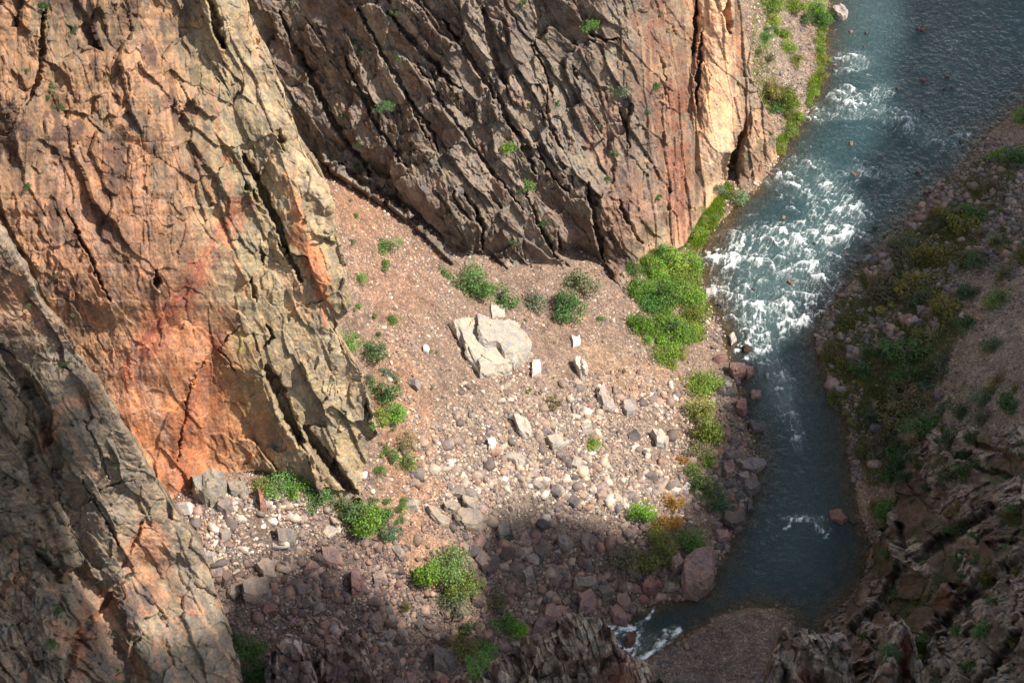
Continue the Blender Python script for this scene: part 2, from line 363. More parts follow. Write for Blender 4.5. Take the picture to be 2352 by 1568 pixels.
MPP = 8.0    # picture units per metre on the cliffs
def streak(px, py, ang, ls, lw, seed, o=4):
    u, v = rot(px, py, ang); return fbm(u/ls, v/lw, seed, o)
def curve(pts, y):
    p = np.array(pts, float); x = np.interp(y, p[:, 1], p[:, 0])
    return x

# ---- left orange buttress
ARETE = [(505,-140),(558,0),(585,70),(625,150),(652,230),(675,300),(705,370),(748,440),(757,500),(780,570),(800,640),(803,700),(772,765),(795,810),(828,860),(845,930),(862,1000),(842,1060),(828,1110),(823,1150),(815,1230)]
ZAR = [(-140,156),(0,146),(150,134),(300,121.5),(450,108),(600,94),(750,79),(850,69),(1000,53),(1140,36),(1230,12)]
py = np.linspace(-140, 1225, 920); s_ = np.linspace(0, 1, 640)
ar = curve(ARETE, py)+fbm(py/25., py*0, 8, 3)*7
PX = -190+(ar[:, None]+190)*s_[None]; PY = np.repeat(py[:, None], 640, 1)
zr = np.interp(np.linspace(-440, 1525, 1325), [-440]+[q[0] for q in ZAR]+[1525], [186]+[q[1] for q in ZAR]+[-30]); kw = np.hanning(150); kw /= kw.sum()
zr = np.interp(py, np.linspace(-440, 1525, 1325), np.convolve(zr, kw, 'same'))
d_ = ar[:, None]-PX
Z = zr[:, None]+.045*d_ - 1.5*np.exp(-((d_-210)/110.)**2)*ss(1150, 900, PY) + 2.*np.exp(-((d_-60)/60.)**2)
footy = np.interp(PX, [300,400,480,600,700,780,830], [1150,1140,1092,1072,1112,1150,1150])
zft = np.interp(PX, [300,400,480,600,700,780,830], [54,50,48,47,42,37,35])
k = ss(-620, 0, PY-footy); Z = Z*(1-k)+(zft+(footy-PY)*.112)*k
Z = np.where(PY > footy+4, zft-(PY-footy-4)*.9, Z)
LCR = [([(478,-20),(490,40),(512,110)], 9, 5.),([(560,360),(592,420),(630,500),(660,580)], 9, 4.5),([(640,560),(668,600),(690,650)], 6, 3),([(612,845),(640,905),(668,965),(690,1010)], 15, 6.),([(700,985),(740,1040),(775,1085),(812,1128)], 14, 6.),
 ([(470,815),(445,860),(432,905),(425,960),(415,1010),(410,1060)], 3.2, 2.5),([(355,620),(362,660)], 8, 4),([(610,745),(625,770),(600,800)], 5, 3),([(575,640),(585,690)], 5, 2.5),([(640,300),(650,345)], 7, 3.5),([(605,600),(600,570)],4,2),
 ([(150,480),(200,580),(250,690)], 4, 2.5),([(100,30),(95,150),(60,240)], 8, 4),([(770,760),(800,800),(830,860)], 4, 3),([(560,420),(610,480)],5,2.5),([(1,520),(60,640),(120,760),(200,900)],6,3),([(545,745),(500,800),(540,850)],2.5,1.5)]
def dispL(px, py):
    a, b = px/MPP, py/MPP
    grey = ss(-40, 60, px-(470+(py-600)*.12)+fbm(px/60, py/60, 4)*40)       # beige, blocky rib on the right
    smooth = np.exp(-(((px-400)/210)**2+((py-840)/360)**2)**2)                 # polished orange face
    f1, r1 = facets(a, b, 24, 11, 68, 11, 1.6, 3.2, .3)
    f1b, r1b = facets(a, b, 12, 7, 60, 12, .8, 1.9, .3)
    A = .15+.95*r1b**1.5; an = 68+(r1-.5)*44+(r1b-.5)*26
    f2, r2 = facets(a, b, 6.5, 3.6, an, 23, .5, 1.1, .25)
    f3, r3 = facets(a, b, 2.6, 1.3, an, 37, .2, .5, .2)
    s1, _ = saw(a, b, 26, 7, 66, 51, 1.8, .3); s1 = s1*ss(-.15, .25, fbm(a/16, b/16, 52, 3))
    fl, _ = facets(a, b, 12, 1.6, 88, 57, .45, .7, .25)
    u_, v_ = rot(a, b, 74)
    D = (f1+f1b)*.75*(1-.6*smooth)+s1*.75*(.3+.7*grey)*(1-.85*smooth)+A*f2*(1-.72*smooth)+A*f3*(1-.75*smooth)+fl*(1-grey)*.5*ss(900, 500, py)*ss(-.2, .2, fbm(a/9, b/14, 58, 3))+fbm(a/24, b/24, 71, 3)*3.+fbm(u_/2., v_/1.1, 72, 4)*.22
    D = ledges(px, py, LCR, D); fq = py-np.interp(px, [300,400,480,600,700,780,830], [1150,1140,1092,1072,1112,1150,1150])
    return D*(1-ss(-12, 12, fq)*.8)-1.*ss(5, 25, fq)+.4, (grey, smooth, r1, r2)
DIM = .9
OR, ORD, TANO, PUR, BEI, BEG, MAR = C(196,124,68), C(176,100,60), C(160,122,86), C(92,70,66), C(164,146,112), C(140,130,100), C(150,84,62)
def colL(px, py, D, aux):
    grey, smooth, r1, r2 = aux
    base = TANO*(1-grey[..., None])+BEI*grey[..., None]
    c = blobs(px, py, base, [(420,930,170,250,90,C(204,124,62),.95),(330,1000,60,150,70,OR,.6),(560,1010,90,80,-30,C(190,130,76),.7),(420,840,130,90,0,C(172,112,70),.7),(560,840,60,140,80,C(158,136,84),.5),
      (420,640,35,230,-62+90,MAR,.0),(250,500,190,240,60,C(166,114,80),.6),(560,450,60,200,80,BEG,.5),(700,560,24,120,75,C(196,120,60),.85),(690,700,30,90,75,C(198,156,112),.5),(740,640,20,90,80,C(192,118,66),.7),
      (120,60,70,120,80,C(120,108,84),.75),(230,60,120,60,10,C(112,102,84),.7),(60,330,80,120,60,C(112,100,80),.6),(620,200,40,140,80,C(196,172,132),.6),(780,960,60,110,85,C(172,156,124),.6),
      (480,1090,60,40,0,C(190,120,64),.7),(395,1100,24,60,80,C(206,132,82),.8),(700,420,30,120,75,C(196,172,136),.7),(590,70,22,90,75,C(196,150,108),.6)], 16, 5)
    def over(k, colr): 
        nonlocal c; c = c*(1-k[..., None])+colr*k[..., None]
    st = streak(px, py, 86, 70, 9, 101, 5); st2 = streak(px, py, 62, 120, 14, 102, 5); st3 = streak(px, py, 112, 160, 12, 103, 4)
    g1 = 1-grey*.75
    over(ss(.12, .42, st)*.5*g1, C(112,74,58)); over(ss(.1, .4, -st)*.45*g1, C(200,146,108))
    over(ss(.15, .4, st2)*.35, C(116,92,74)); over(ss(.18, .45, -st2)*.3, C(196,156,116))
    pt = fbm(px/42, py/60, 111, 5)+.25*st
    over(ss(.16, .30, pt)*.72*(1-grey*.7)*(1-smooth*.8)*ss(1000, 650, py), PUR)
    over(ss(.22, .4, streak(px, py, 75, 110, 50, 113, 5))*.5*(1-smooth), C(116,110,92))
    # red mineral sweep and pale veins
    for pts, wd, colr, kk in [([(560,470),(500,560),(440,650),(380,720),(330,800),(290,860)], 26, C(158,76,54), .9), ([(520,720),(490,830),(440,930),(415,1040),(420,1110)], 16, C(166,88,58), .75),
      ([(120,380),(165,440),(205,530),(250,640),(265,680)], 14, C(196,150,122), .8), ([(95,540),(150,660),(220,760),(260,840),(270,960)], 9, C(190,134,100), .8), ([(480,400),(500,500),(540,600),(570,680)], 9, C(206,140,84), .7),
      ([(300,800),(340,900),(380,1000)], 16, C(206,170,146), .6), ([(640,160),(700,300),(760,440),(790,560),(800,640)], 12, C(206,178,142), .6), ([(650,400),(700,520),(735,640),(750,740)], 10, C(206,122,66), .8),
      ([(470,560),(490,660),(520,760),(530,850)], 9, C(204,144,92), .6), ([(770,770),(815,840),(850,950)], 10, C(200,180,148), .7), ([(480,200),(520,330),(530,480)], 10, C(170,96,60), .6)]:
        d, sg, t = seg_dist(px+fbm(px/22, py/22, 121, 4)*16, py+fbm(px/22, py/22, 122, 4)*16, pts)
        ln = fbm(t*len(pts)*3.5, d*sg/3.2, 124, 5); over(min(1, kk)*(1-ss(wd*.2, wd*1.9, d*(1+.5*ln)))*ss(-.28, .12, ln), colr)
    over(.8*(1-ss(.5, 1.1, np.hypot((px-549+fbm(px/9, py/9, 7)*8)/8, (py-780)/38)))*ss(-.2, .2, fbm(px/6, py/6, 8)), C(200,190,40))
    over(ss(.1, .3, fbm(px/26, py/26, 131, 4))*.25*grey, C(150,142,84))
    c = c*(1+.3*(r1-.5)+.26*(r2-.5)+.2*fbm(px/5., py/5., 141, 3))[..., None]*np.array([1, .985, .93])*(.84+.12*grey[..., None]+.10*smooth[..., None])
    return c
cliff('cliff', PX, PY, Z, dispL, colL, [('r', [(-.5,4,-1.5),(-5,22,-10),(-22,60,-35)], 60), ('t', [(0,15,3),(0,60,6)], 20)], M_cliff, 'tall orange and tan buttress with streaked face left of the gully', 'cliff')

# ---- back wall with slanting slabs
SIL = [(1688,-140),(1698,0),(1708,60),(1722,110),(1722,160),(1732,200),(1752,235),(1772,285),(1780,330),(1784,365),(1770,400),(1735,425),(1690,450),(1668,500),(1650,640)]
FOOT = [(400,240,85),(690,340,64),(800,410,56),(900,470,47),(960,522,40),(1040,600,31),(1130,622,25),(1250,642,17),(1330,612,14),(1440,650,9),(1480,592,7),(1570,550,3),(1610,482,1),(1660,430,0),(1710,444,-.6),(1785,372,-.4),(1800,372,-.4)]
py = np.linspace(-140, 700, 560); s_ = np.linspace(0, 1, 860)
sr = curve(SIL, py)+fbm(py/20., py*0, 18, 3)*5; sl = np.interp(py, [-140,0,400,700], [330,400,600,620])
PX = sl[:, None]+(sr-sl)[:, None]*s_[None]; PY = np.repeat(py[:, None], 860, 1)
FA = np.array(FOOT, float); fy = np.interp(PX, FA[:, 0], FA[:, 1]); fz = np.interp(PX, FA[:, 0], FA[:, 2])
fy_s = np.interp(PX, [400,690,1040,1250,1450,1600,1800], [240,350,590,640,630,490,400]); fz_s = np.interp(PX, [400,690,1040,1250,1450,1600,1800], [85,63,32,17,9,2,0])
Z = np.where(PY < fy, fz+(fy-PY)*.0+.0*fz, fz)
base = fz_s+(fy_s-PY)*.122
k = ss(90, 0, fy-PY); Z = base*(1-k)+fz*k; Z = np.where(PY > fy+3, fz-np.maximum(PY-fy-np.where(PX < 1080, 1, 14), 0)*np.where(PX < 1080, .35, .9)-.02*np.maximum(PY-fy-3, 0), Z)
Z = Z+3.0*np.exp(-((PX-1645+(PY-200)*.06)/42)**2)*ss(430, 330, PY)-3.*np.exp(-((PX-1580+(PY-200)*.05)/16)**2)*ss(380, 250, PY)
Z = Z-4.*np.exp(-((PX-(1700+(PY-330)*-.25))/9)**2)*ss(240, 300, PY)*ss(460, 400, PY)
def L2(*p): return list(p)
BCR = [([(1670,-20),(1668,30),(1676,78)], 11, 6),([(1598,0),(1596,70),(1590,130)], 7, 4),([(1610,80),(1604,160),(1600,240)], 6, 4),([(1345,420),(1360,490),(1378,560),(1385,590)], 10, 5),([(1420,460),(1440,510),(1470,560)], 7, 3.5),([(1700,300),(1690,345),(1672,395)], 10, 6),
 ([(780,380),(850,430),(940,480),(1000,540),(1050,600)], 14, 5),([(640,30),(700,160),(770,290),(850,400)], 10, 4),([(790,130),(860,280),(930,380)], 6, 3),([(890,30),(980,130),(1050,200)], 9, 3.5),([(930,210),(990,300),(1010,350)], 6, 3),
 ([(820,20),(870,110),(930,210),(985,320)], 6, 3),([(1020,50),(1090,150),(1130,220)], 9, 3.5),([(1110,20),(1130,120),(1160,190)], 16, 3.5),([(960,150),(1040,270),(1120,380),(1200,480)], 6, 2.5),([(1140,220),(1180,300),(1230,400)], 9, 3.5),([(1150,260),(1210,330),(1225,380)], 8, 3),
 ([(1060,440),(1090,480),(1100,520)], 8, 3.5),([(1090,470),(1105,520),(1108,570)], 7, 4),([(1200,430),(1240,520),(1275,590)], 6, 3),([(1230,120),(1260,180),(1270,220)], 6, 3),([(1310,150),(1330,180)], 5, 2.5),([(1255,200),(1250,260),(1290,340)], 6, 2.5),
 ([(1350,75),(1390,92),(1420,90)], 5, 3),([(1420,250),(1440,300),(1445,340)], 6, 3),([(1080,500),(1060,480),(1040,440)],5,2),([(1278,530),(1286,575),(1292,600)],8,4),([(1520,130),(1530,250)],4,2),([(870,440),(900,500),(960,560),(1030,620)],8,4),([(1230,330),(1260,400),(1300,440)],6,3),([(720,350),(760,400)],6,3)]
def dispB(px, py):
    a, b = px/MPP, py/MPP
    sm = ss(1300, 1560, px); A = 62
    f1, r1 = facets(a, b, 22, 12, 62, 211, 1.6, 3.6, .3)
    f1b, r1b = facets(a, b, 11, 6.5, 54, 212, 1.1, 2.4, .3)
    A = .15+1.05*r1b**1.5; an = 60+(r1-.5)*36+(r1b-.5)*30
    f2, r2 = facets(a, b, 6.0, 3.6, an, 223, .65, 1.4, .25)
    f3, r3 = facets(a, b, 2.2, .9, an, 237, .34, .7, .2)
    s1, _ = saw(a, b, 26, 9, 59, 251, 2.5, .3); s1 = s1*(.25+.75*ss(-.1, .2, fbm(a/15, b/15, 253, 3))); s2, _ = saw(a, b, 12, 4, 61, 257, .8, .2); s2 = s2*ss(0, .25, fbm(a/9, b/9, 254, 3)); f1 = f1+f1b; f2 = f2*A; f3 = f3*A
    v1, _ = saw(a, b, 34, 5, 84, 261, 1.3, .25); v2, _ = facets(a, b, 10, 2.2, 84, 263, .4, .9, .25)
    k = 1-sm*.75; pil = np.exp(-((px-1645)/45)**2); u_, v_ = rot(a, b, 60)
    D = (f1*k+f2*k+f3*(1-.5*sm)+s1*k+s2*k)*(1-.6*pil)+sm*(v1+v2)*(1-.5*pil)+fbm(a/28, b/28, 271, 3)*2.5*k+fbm(u_/2.5, v_/1., 272, 4)*.2
    D = D*(1-.75*ss(-12, 12, py-np.interp(px, FA[:, 0], FA[:, 1])))-1.*ss(5, 30, py-np.interp(px, FA[:, 0], FA[:, 1]))+.6*ss(1000, 1150, px)
    return ledges(px, py, [(p_, w_*.7, d_*.85) for p_, w_, d_ in BCR], D), (sm, r1, r2, pil)
def colB(px, py, D, aux):
    sm, r1, r2, pil = aux
    c = blobs(px, py, C(136,118,96), [(1090,80,200,60,0,C(126,104,88),.5),(720,80,130,60,50,C(130,96,78),.5),(1440,520,90,120,90,C(156,112,84),.7),(1380,300,60,100,80,C(140,96,72),.5),(1560,380,30,260,88,C(150,92,68),.8),(1520,200,40,240,88,C(140,90,68),.6),
       (1480,560,90,60,0,C(166,138,104),.7),(1645,200,46,330,90,C(228,178,128),1),(1640,380,44,80,90,C(226,188,150),.9),(1740,330,46,130,75,C(172,138,104),.85),(1720,180,30,90,90,C(160,140,112),.7),(1700,120,16,60,90,C(190,128,84),.6),
       (1380,360,40,30,0,C(196,146,100),.7),(1300,500,60,70,0,C(150,104,80),.6),(1250,560,90,70,0,C(146,128,106),.5),(830,210,60,200,60,C(138,116,96),.4),(760,330,80,40,20,C(146,128,108),.6),(1500,70,60,60,0,C(140,104,80),.5),(1600,120,20,200,90,C(164,112,78),.7),(1505,440,20,110,85,C(110,100,96),.4)], 14, 15)
    def over(k, colr): 
        nonlocal c; c = c*(1-k[..., None])+colr*k[..., None]
    st = streak(px, py, 58, 110, 14, 301, 5); st2 = streak(px, py, 87, 130, 7, 302, 5)
    over(ss(.12, .4, st)*.45*(1-sm), C(112,84,68)); over(ss(.15, .4, -st)*.4*(1-sm), C(160,142,114))
    over(ss(.1, .35, st2)*.5*sm*(1-pil*.6), C(134,80,60)); over(ss(.1, .4, -st2)*.5*sm, C(196,150,108))
    over(ss(.2, .36, fbm(px/30, py/45, 311, 5))*.45*(1-pil), C(120,76,60))
    over(ss(.2, .4, fbm(px/40, py/40, 315, 5))*.4*(1-pil), C(142,134,108))
    over(ss(.25, .4, fbm(px/35, py/55, 317, 5))*.4*(1-pil), C(92,80,80))
    c = c*(1+.28*(r1-.5)+.26*(r2-.5)+.22*fbm(px/5., py/5., 341, 3))[..., None]; gl = c.mean(-1, keepdims=True); kk = (1-.3*(1-sm))[..., None]; return (gl*np.array([1.02, 1, .97])+(c-gl)*kk)*1.03
cliff('cliff', PX, PY, Z, dispB, colB, [('r', [(-.5,4,-1.5),(-6,22,-8),(-24,60,-25)], 50), ('t', [(0,15,3),(0,60,6)], 16)], M_cliff, 'wide brown canyon wall of slanting slabs above the talus fan', 'cliff')

# ---- grey spur in front, lower left
SP = [(-190,330),(-60,470),(0,540),(45,610),(90,690),(150,760),(185,830),(235,900),(270,970),(320,1050),(352,1100),(384,1142),(420,1190),(455,1240),(482,1310),(500,1370),(530,1430),(543,1500),(556,1568),(590,1720)]
py = np.linspace(335, 1720, 900); s_ = np.linspace(0, 1, 400)
sr = curve(SP, py)+fbm(py/22., py*0, 28, 3)*6; sl = np.full_like(py, -260)
PX = sl[:, None]+(sr-sl)[:, None]*s_[None]; PY = np.repeat(py[:, None], 400, 1)
zr = np.interp(py, [335,540,800,970,1142,1300,1568,1720], [178,160,122,100,74,56,42,34])
d_ = sr[:, None]-PX
Z = zr[:, None]+.055*d_-8*np.exp(-((PX-(40+(PY-900)*.38))/50)**2)*ss(780, 900, PY)+3*np.exp(-((PX-(-60+(PY-900)*.3))/60)**2)
SCR = [([(0,800),(60,880),(100,950),(110,1010)], 16, 7),([(60,1020),(70,1150),(110,1230),(135,1330)], 18, 7),([(190,1100),(240,1180),(270,1250)], 5, 3),([(200,1150),(240,1120),(300,1100)], 3, 2),([(210,1420),(170,1480),(150,1560)], 12, 5),([(250,1360),(230,1400)], 7, 4),([(190,960),(230,1050),(250,1100)], 4, 2.5),([(385,1470),(400,1530)],5,2),([(280,1300),(300,1270),(330,1200)],5,2.5)]
def dispS(px, py):
    a, b = px/MPP, py/MPP
    dark = ss(40, -30, px-(110+(py-1000)*.30)+fbm(px/40, py/40, 404)*30)*ss(780, 900, py)
    f1, r1 = facets(a, b, 26, 13, 62, 411, 1.8, 3.0, .3); f1b, r1b = facets(a, b, 12, 7, 50, 412, .8, 1.7, .3); an = 58+(r1-.5)*40+(r1b-.5)*30; f2, r2 = facets(a, b, 6, 4, an, 423, .45, 1., .2); f3, r3 = facets(a, b, 2.4, 1.5, an, 437, .2, .45); f1 = f1+f1b; f2 = f2*(.15+.9*r1b)
    s1, _ = saw(a, b, 30, 12, 60, 451, 2.2, .25); s1 = s1*ss(-.2, .3, fbm(a/15, b/15, 453, 3))
    D = f1*(.7+.8*dark)+f2*(.5+1.2*dark)+f3*(.6+1.3*dark)+s1+fbm(a/22, b/22, 471)*3+fbm(a/1.2, b/1.2, 472, 3)*.14
    return ledges(px, py, [(p_, w_, d_*.5) for p_, w_, d_ in SCR], D), (dark, r1, r2)
def colS(px, py, D, aux):
    dark, r1, r2 = aux
    c = blobs(px, py, C(140,124,102), [(40,1150,90,400,75,C(92,80,66),.6),(30,700,60,120,70,C(168,116,82),.7),(150,760,60,40,40,C(160,118,88),.5),(350,1250,50,80,90,C(178,122,80),.8),(330,1330,50,90,70,C(180,128,86),.7),(240,1430,30,120,70,C(184,130,92),.85),(190,1480,30,110,100,C(160,104,70),.8),(310,1380,50,60,0,C(86,74,72),.85),
      (250,1490,70,60,0,C(84,76,72),.7),(370,1480,60,100,60,C(150,134,108),.5),(175,930,50,20,-30,C(180,124,82),.8),(110,1000,30,30,0,C(170,112,74),.6),(420,1350,20,90,65,C(120,84,66),.7),(200,1250,70,110,70,C(132,120,100),.4)], 14, 25)
    def over(k, colr): 
        nonlocal c; c = c*(1-k[..., None])+colr*k[..., None]
    st = streak(px, py, 62, 130, 12, 501, 5)
    over(ss(.15, .4, st)*.4, C(110,92,76)); over(ss(.15, .4, -st)*.35, C(166,146,116))
    over(ss(.2, .35, fbm(px/30, py/40, 511, 5))*.45*ss(1150, 1300, py), C(172,114,74))
    over(ss(.18, .35, fbm(px/34, py/34, 513, 5))*.5, C(104,100,78))
    for pts, wd in [([(235,1390),(265,1440),(300,1500),(330,1568)], 10), ([(450,1370),(480,1430),(520,1500),(545,1568)], 5), ([(380,1400),(390,1480),(400,1568)], 5), ([(30,830),(100,930),(230,1100)], 6)]:
        d, sg, t = seg_dist(px+fbm(px/22, py/22, 521, 4)*14, py, pts); over(.6*(1-ss(wd*.4, wd*1.3, d)), C(190,146,108))
    return c*(1+.14*(r1-.5)+.2*(r2-.5)+.2*fbm(px/5., py/5., 541, 3))[..., None]
cliff('cliff', PX, PY, Z, dispS, colS, [('r', [(-.5,3,-2),(-3,10,-9),(-12,25,-28)], 50), ('t', [(0,15,3),(0,60,6)], 10)], M_cliff, 'grey brown rock spur in the lower left in front of the orange buttress', 'cliff')

# ---- craggy dark slope, lower right
XL = [(2170,960),(2130,985),(2085,1050),(2060,1150),(2040,1200),(2006,1240),(1998,1300),(1985,1335),(1938,1390),(1900,1440),(1884,1480),(1860,1530),(1830,1568),(1760,1730)]
py = np.linspace(935, 1730, 620); s_ = np.linspace(0, 1, 420)
sl = curve(XL, py)+fbm(py/14., py*0, 38, 4)*12; sr = np.full_like(py, 2560)
PX = sl[:, None]+(sr-sl)[:, None]*s_[None]; PY = np.repeat(py[:, None], 420, 1)
_zc = rbf([(2130,985,12),(2250,975,24),(2352,985,36),(2560,985,52),(2060,1150,7),(2200,1120,26),(2352,1200,62),(2003,1240,3),(2100,1240,24),(2200,1250,38),(1985,1335,5),(2080,1330,24),(2150,1400,44),(2352,1400,84),(1884,1470,2),(1960,1450,14),(2020,1500,28),(2150,1568,58),(2352,1568,104),(1850,1568,6),(1940,1568,18),(2560,1600,135),(2560,1200,85),(1780,1730,5),(2100,1730,60),(2500,1730,140)])
Z = _zc(PX, PY)-ss(1000, 935, PY)*30+0*PX
CCR = [([(2290,1170),(2180,1230),(2110,1290)], 14, 4.5),([(2352,1290),(2250,1340),(2180,1420),(2120,1500)], 16, 5),([(2060,1200),(2080,1290),(2010,1400),(1960,1450)], 12, 4),([(2352,1450),(2290,1520),(2250,1568)], 14, 4),([(2150,1010),(2250,1080),(2352,1100)],8,3)]
def dispC(px, py):
    a, b = px/7.5, py/7.5
    wa = fbm(a/7, b/7, 603, 3)*3; wb_ = fbm(a/7+3, b/7, 604, 3)*3
    f0, r0 = facets(a+wa*.4, b+wb_*.4, 13, 9, 30, 611, 3.0, 5.0, .25); f1, r1 = facets(a+wa*.4, b+wb_*.4, 5.0, 3.2, -35, 617, 1.5, 2.8, .25); f2, r2 = facets(a, b, 2.2, 1.3, -30, 623, .7, 1.4, .25); f3, r3 = facets(a, b, 1.0, .7, -30, 637, .3, .6, .25)
    msk = ss(-.25, .15, fbm(a/9, b/9, 641, 4))       # rock ribs standing out of the soil
    l1, _ = saw(a+wa*.5, b+wb_*.5, 8, 2.4, -28, 651, .9, .08); l2, _ = saw(a+wa*.5, b+wb_*.5, 4, 1.0, -32, 653, .3, .08)
    D = f0*.8+(f1*1.1+f2*.7+f3*.5+l1+l2)*(.15+.85*msk)+msk*1.3+fbm(a/14, b/14, 671)*2.5+fbm(a/1.4, b/1.4, 672, 3)*.15
    return ledges(px, py, CCR, D), (msk, r1, r2)
def colC(px, py, D, aux):
    msk, r1, r2 = aux
    c = C(112,92,74)*(1-msk[..., None])+C(172,156,134)*msk[..., None]
    c = blobs(px, py, c, [(2180,1370,36,26,20,C(128,76,50),.8),(2280,1230,40,50,0,C(96,64,50),.6),(2230,1150,90,40,-30,C(138,122,104),.5)], 14, 35)
    g = ss(.0, .25, fbm(px/30, py/30, 701, 5))[..., None]*(1-msk[..., None]*.85)*.7; c = c*(1-g)+C(80,84,48)*g
    r = ss(.2, .4, fbm(px/26, py/34, 705, 5))[..., None]*.4; c = c*(1-r)+C(100,70,56)*r
    return c*(1+.16*(r1-.5)+.35*(r2-.5)+.25*fbm(px/4., py/4., 741, 3))[..., None]
cliff('hillside', PX, PY, Z, dispC, colC, [('l', [(.5,2,-2),(4,8,-10)], 26)], M_crag, 'dark craggy rock slope with scrub at the lower right of the river', 'hillside')

# ---- near rock heads at the bottom edge
def head(name, TOP, zt, dz, seed, col1, col2, label, cat, x0, x1, ybot, n=(300, 260), red=None, ang=70, lay=1.):
    px_ = np.linspace(x0, x1, n[0]); top = np.interp(px_, [q[0] for q in TOP], [q[1] for q in TOP])+fbm(px_/13., px_*0, seed, 4)*9
    t_ = np.linspace(0, 1, n[1]); PX = np.repeat(px_[None], n[1], 0); PY = top[None]+(ybot-top)[None]*t_[:, None]
    e = (PX-x0)/(x1-x0)
    Z = zt-(PY-top[None])*dz-((2*e-1)**4)*6+ss(40, 0, PY-top[None])*(-1.5)
    def dsp(px, py):
        a, b = px/7., py/7.
        f0, r0 = facets(a, b, 9, 6, ang+8, seed+11, 1.8, 4.2, .12); f1, r1 = facets(a, b, 3.6, 2.2, ang, seed+12, .5, 1.3, .1)
        l1, _ = saw(a, b, 9, 2.2, ang, seed+15, 1.0*lay, .08); l2, _ = saw(a, b, 5, .9, ang-6, seed+16, .3*lay, .08)
        return f0+f1+l1+l2+fbm(a, b, seed+14, 3)*.08, (r0, r1, r1)
    def cl(px, py, D, aux):
        k = ss(-.1, .3, fbm(px/20, py/26, seed+20, 5))[..., None]; c = col1*(1-k)+col2*k
        if red is not None:
            q = np.exp(-((px-red[0])/red[2])**2-((py-red[1])/red[3])**2)[..., None]*.85; c = c*(1-q)+C(140,72,44)*q
        return c*(1+.3*(aux[1]-.5)+.25*(aux[2]-.5)+.2*fbm(px/4, py/4, seed+21, 3))[..., None]
    return cliff(name, PX, PY, Z, dsp, cl, [('t', [(0,2.5,-.5),(0,5,-3),(0,9,-16)], 26), ('l', [(-.5,2,-3),(1,6,-14)], 16), ('r', [(.5,2,-3),(-1,6,-14)], 16)], M_crag, label, cat, kind=None)
head('rock_outcrop', [(1060,1580),(1100,1548),(1160,1528),(1210,1500),(1260,1470),(1295,1436),(1350,1428),(1385,1442),(1410,1480),(1425,1515),(1455,1532),(1490,1540),(1520,1600)], 70, .085, 811, C(170,152,130), C(120,98,82), 'dark jagged rock outcrop at the bottom edge left of the foaming water', 'rock outcrop', 1060, 1515, 1760, (420, 300), (1420,1560,40,60))
head('rock_pinnacle', [(1785,1520),(1793,1474),(1812,1470),(1822,1492),(1845,1475),(1900,1468),(1935,1474),(1952,1510),(1965,1568)], 46, .10, 831, C(182,168,148), C(132,114,96), 'broad blocky rock tower at the bottom edge right of the gravel bar', 'rock pinnacle', 1785, 1968, 1740, (190, 260), (1850,1560,25,40))
head('rock_pinnacle', [(2020,1600),(2048,1500),(2062,1452),(2080,1440),(2098,1455),(2112,1520),(2150,1590)], 62, .11, 851, C(180,166,146), C(136,104,80), 'slender pointed rock pinnacle with a rusty face near the lower right corner', 'rock pinnacle', 2020, 2150, 1740, (150, 270), (2082,1510,16,60))

head('rock_slab', [(612,1575),(622,1500),(636,1486),(656,1474),(676,1482),(694,1502),(702,1530),(718,1568),(740,1620)], 48, .11, 871, C(172,148,134), C(124,104,96), 'tall tilted striped slab at the bottom edge, left one of two', 'rock slab', 612, 738, 1740, (180, 280), None, 60, .3)
head('rock_slab', [(736,1560),(746,1470),(764,1450),(790,1462),(820,1486),(846,1520),(862,1568),(880,1640)], 44, .11, 891, C(176,150,138), C(134,108,98), 'tall tilted striped slab at the bottom edge, right one of two', 'rock slab', 736, 876, 1740, (200, 290), None, 60, .3)

# ------------------------------------------------------------------ visible-surface lookup for planting
ZP = np.vstack(ZB); zx, zy, zf = proj(ZP); del ZB
BW, BH, BS = 620, 430, 4.0
ix = ((zx+60)/BS).astype(int); iy = ((zy+60)/BS).astype(int); ok = (ix >= 0) & (ix < BW) & (iy >= 0) & (iy < BH)
idx = np.full((BW, BH), -1); o_ = np.argsort(-zf[ok]); ids = np.nonzero(ok)[0][o_]; idx[ix[ids], iy[ids]] = ids
def hit(px, py):
    i, j = int((px+60)/BS), int((py+60)/BS)
    for r in range(0, 8):
        s = idx[max(0, i-r):i+r+1, max(0, j-r):j+r+1]; s = s[s >= 0]
        if s.size: return ZP[s[np.argmin(zf[s])]].copy()
    return at(px, py, 0)
def ghit(px, py):
    z = 10.
    for _ in range(60):
        p = at(px, py, z); z = z*.6+.4*float(gz_at(p[0], p[1]))
    return at(px, py, z)

# ------------------------------------------------------------------ river surface
CL = np.array([(2260,-260),(2170,-150),(2080,50),(2000,250),(1900,420),(1800,560),(1762,680),(1765,800),(1800,920),(1840,1080),(1850,1200),(1820,1300),(1720,1380),(1580,1430),(1470,1475),(1380,1580),(1280,1740)], float)
cw = at(CL[:, 0], CL[:, 1], 0)[:, :2]
tt = np.linspace(0, len(cw)-1, 260); cwf = np.stack([np.interp(tt, range(len(cw)), cw[:, k]) for k in (0, 1)], 1)
for _ in range(25): cwf[1:-1] = (cwf[2:]+cwf[:-2]+2*cwf[1:-1])/4
arc = np.r_[0, np.cumsum(np.hypot(*np.diff(cwf, axis=0).T))]
st = .24
wx = np.arange(-5, 235, st); wy = np.arange(-160, 330, st)
ax, ay = np.meshgrid(wx, wy, indexing='ij'); keep = river_sd(ax[::4, ::4], ay[::4, ::4]) < 3.0
keep = np.repeat(np.repeat(keep, 4, 0), 4, 1)[:ax.shape[0], :ax.shape[1]]
cell = keep[:-1, :-1]; vid = np.full(ax.shape, -1); use = np.zeros(ax.shape, bool)
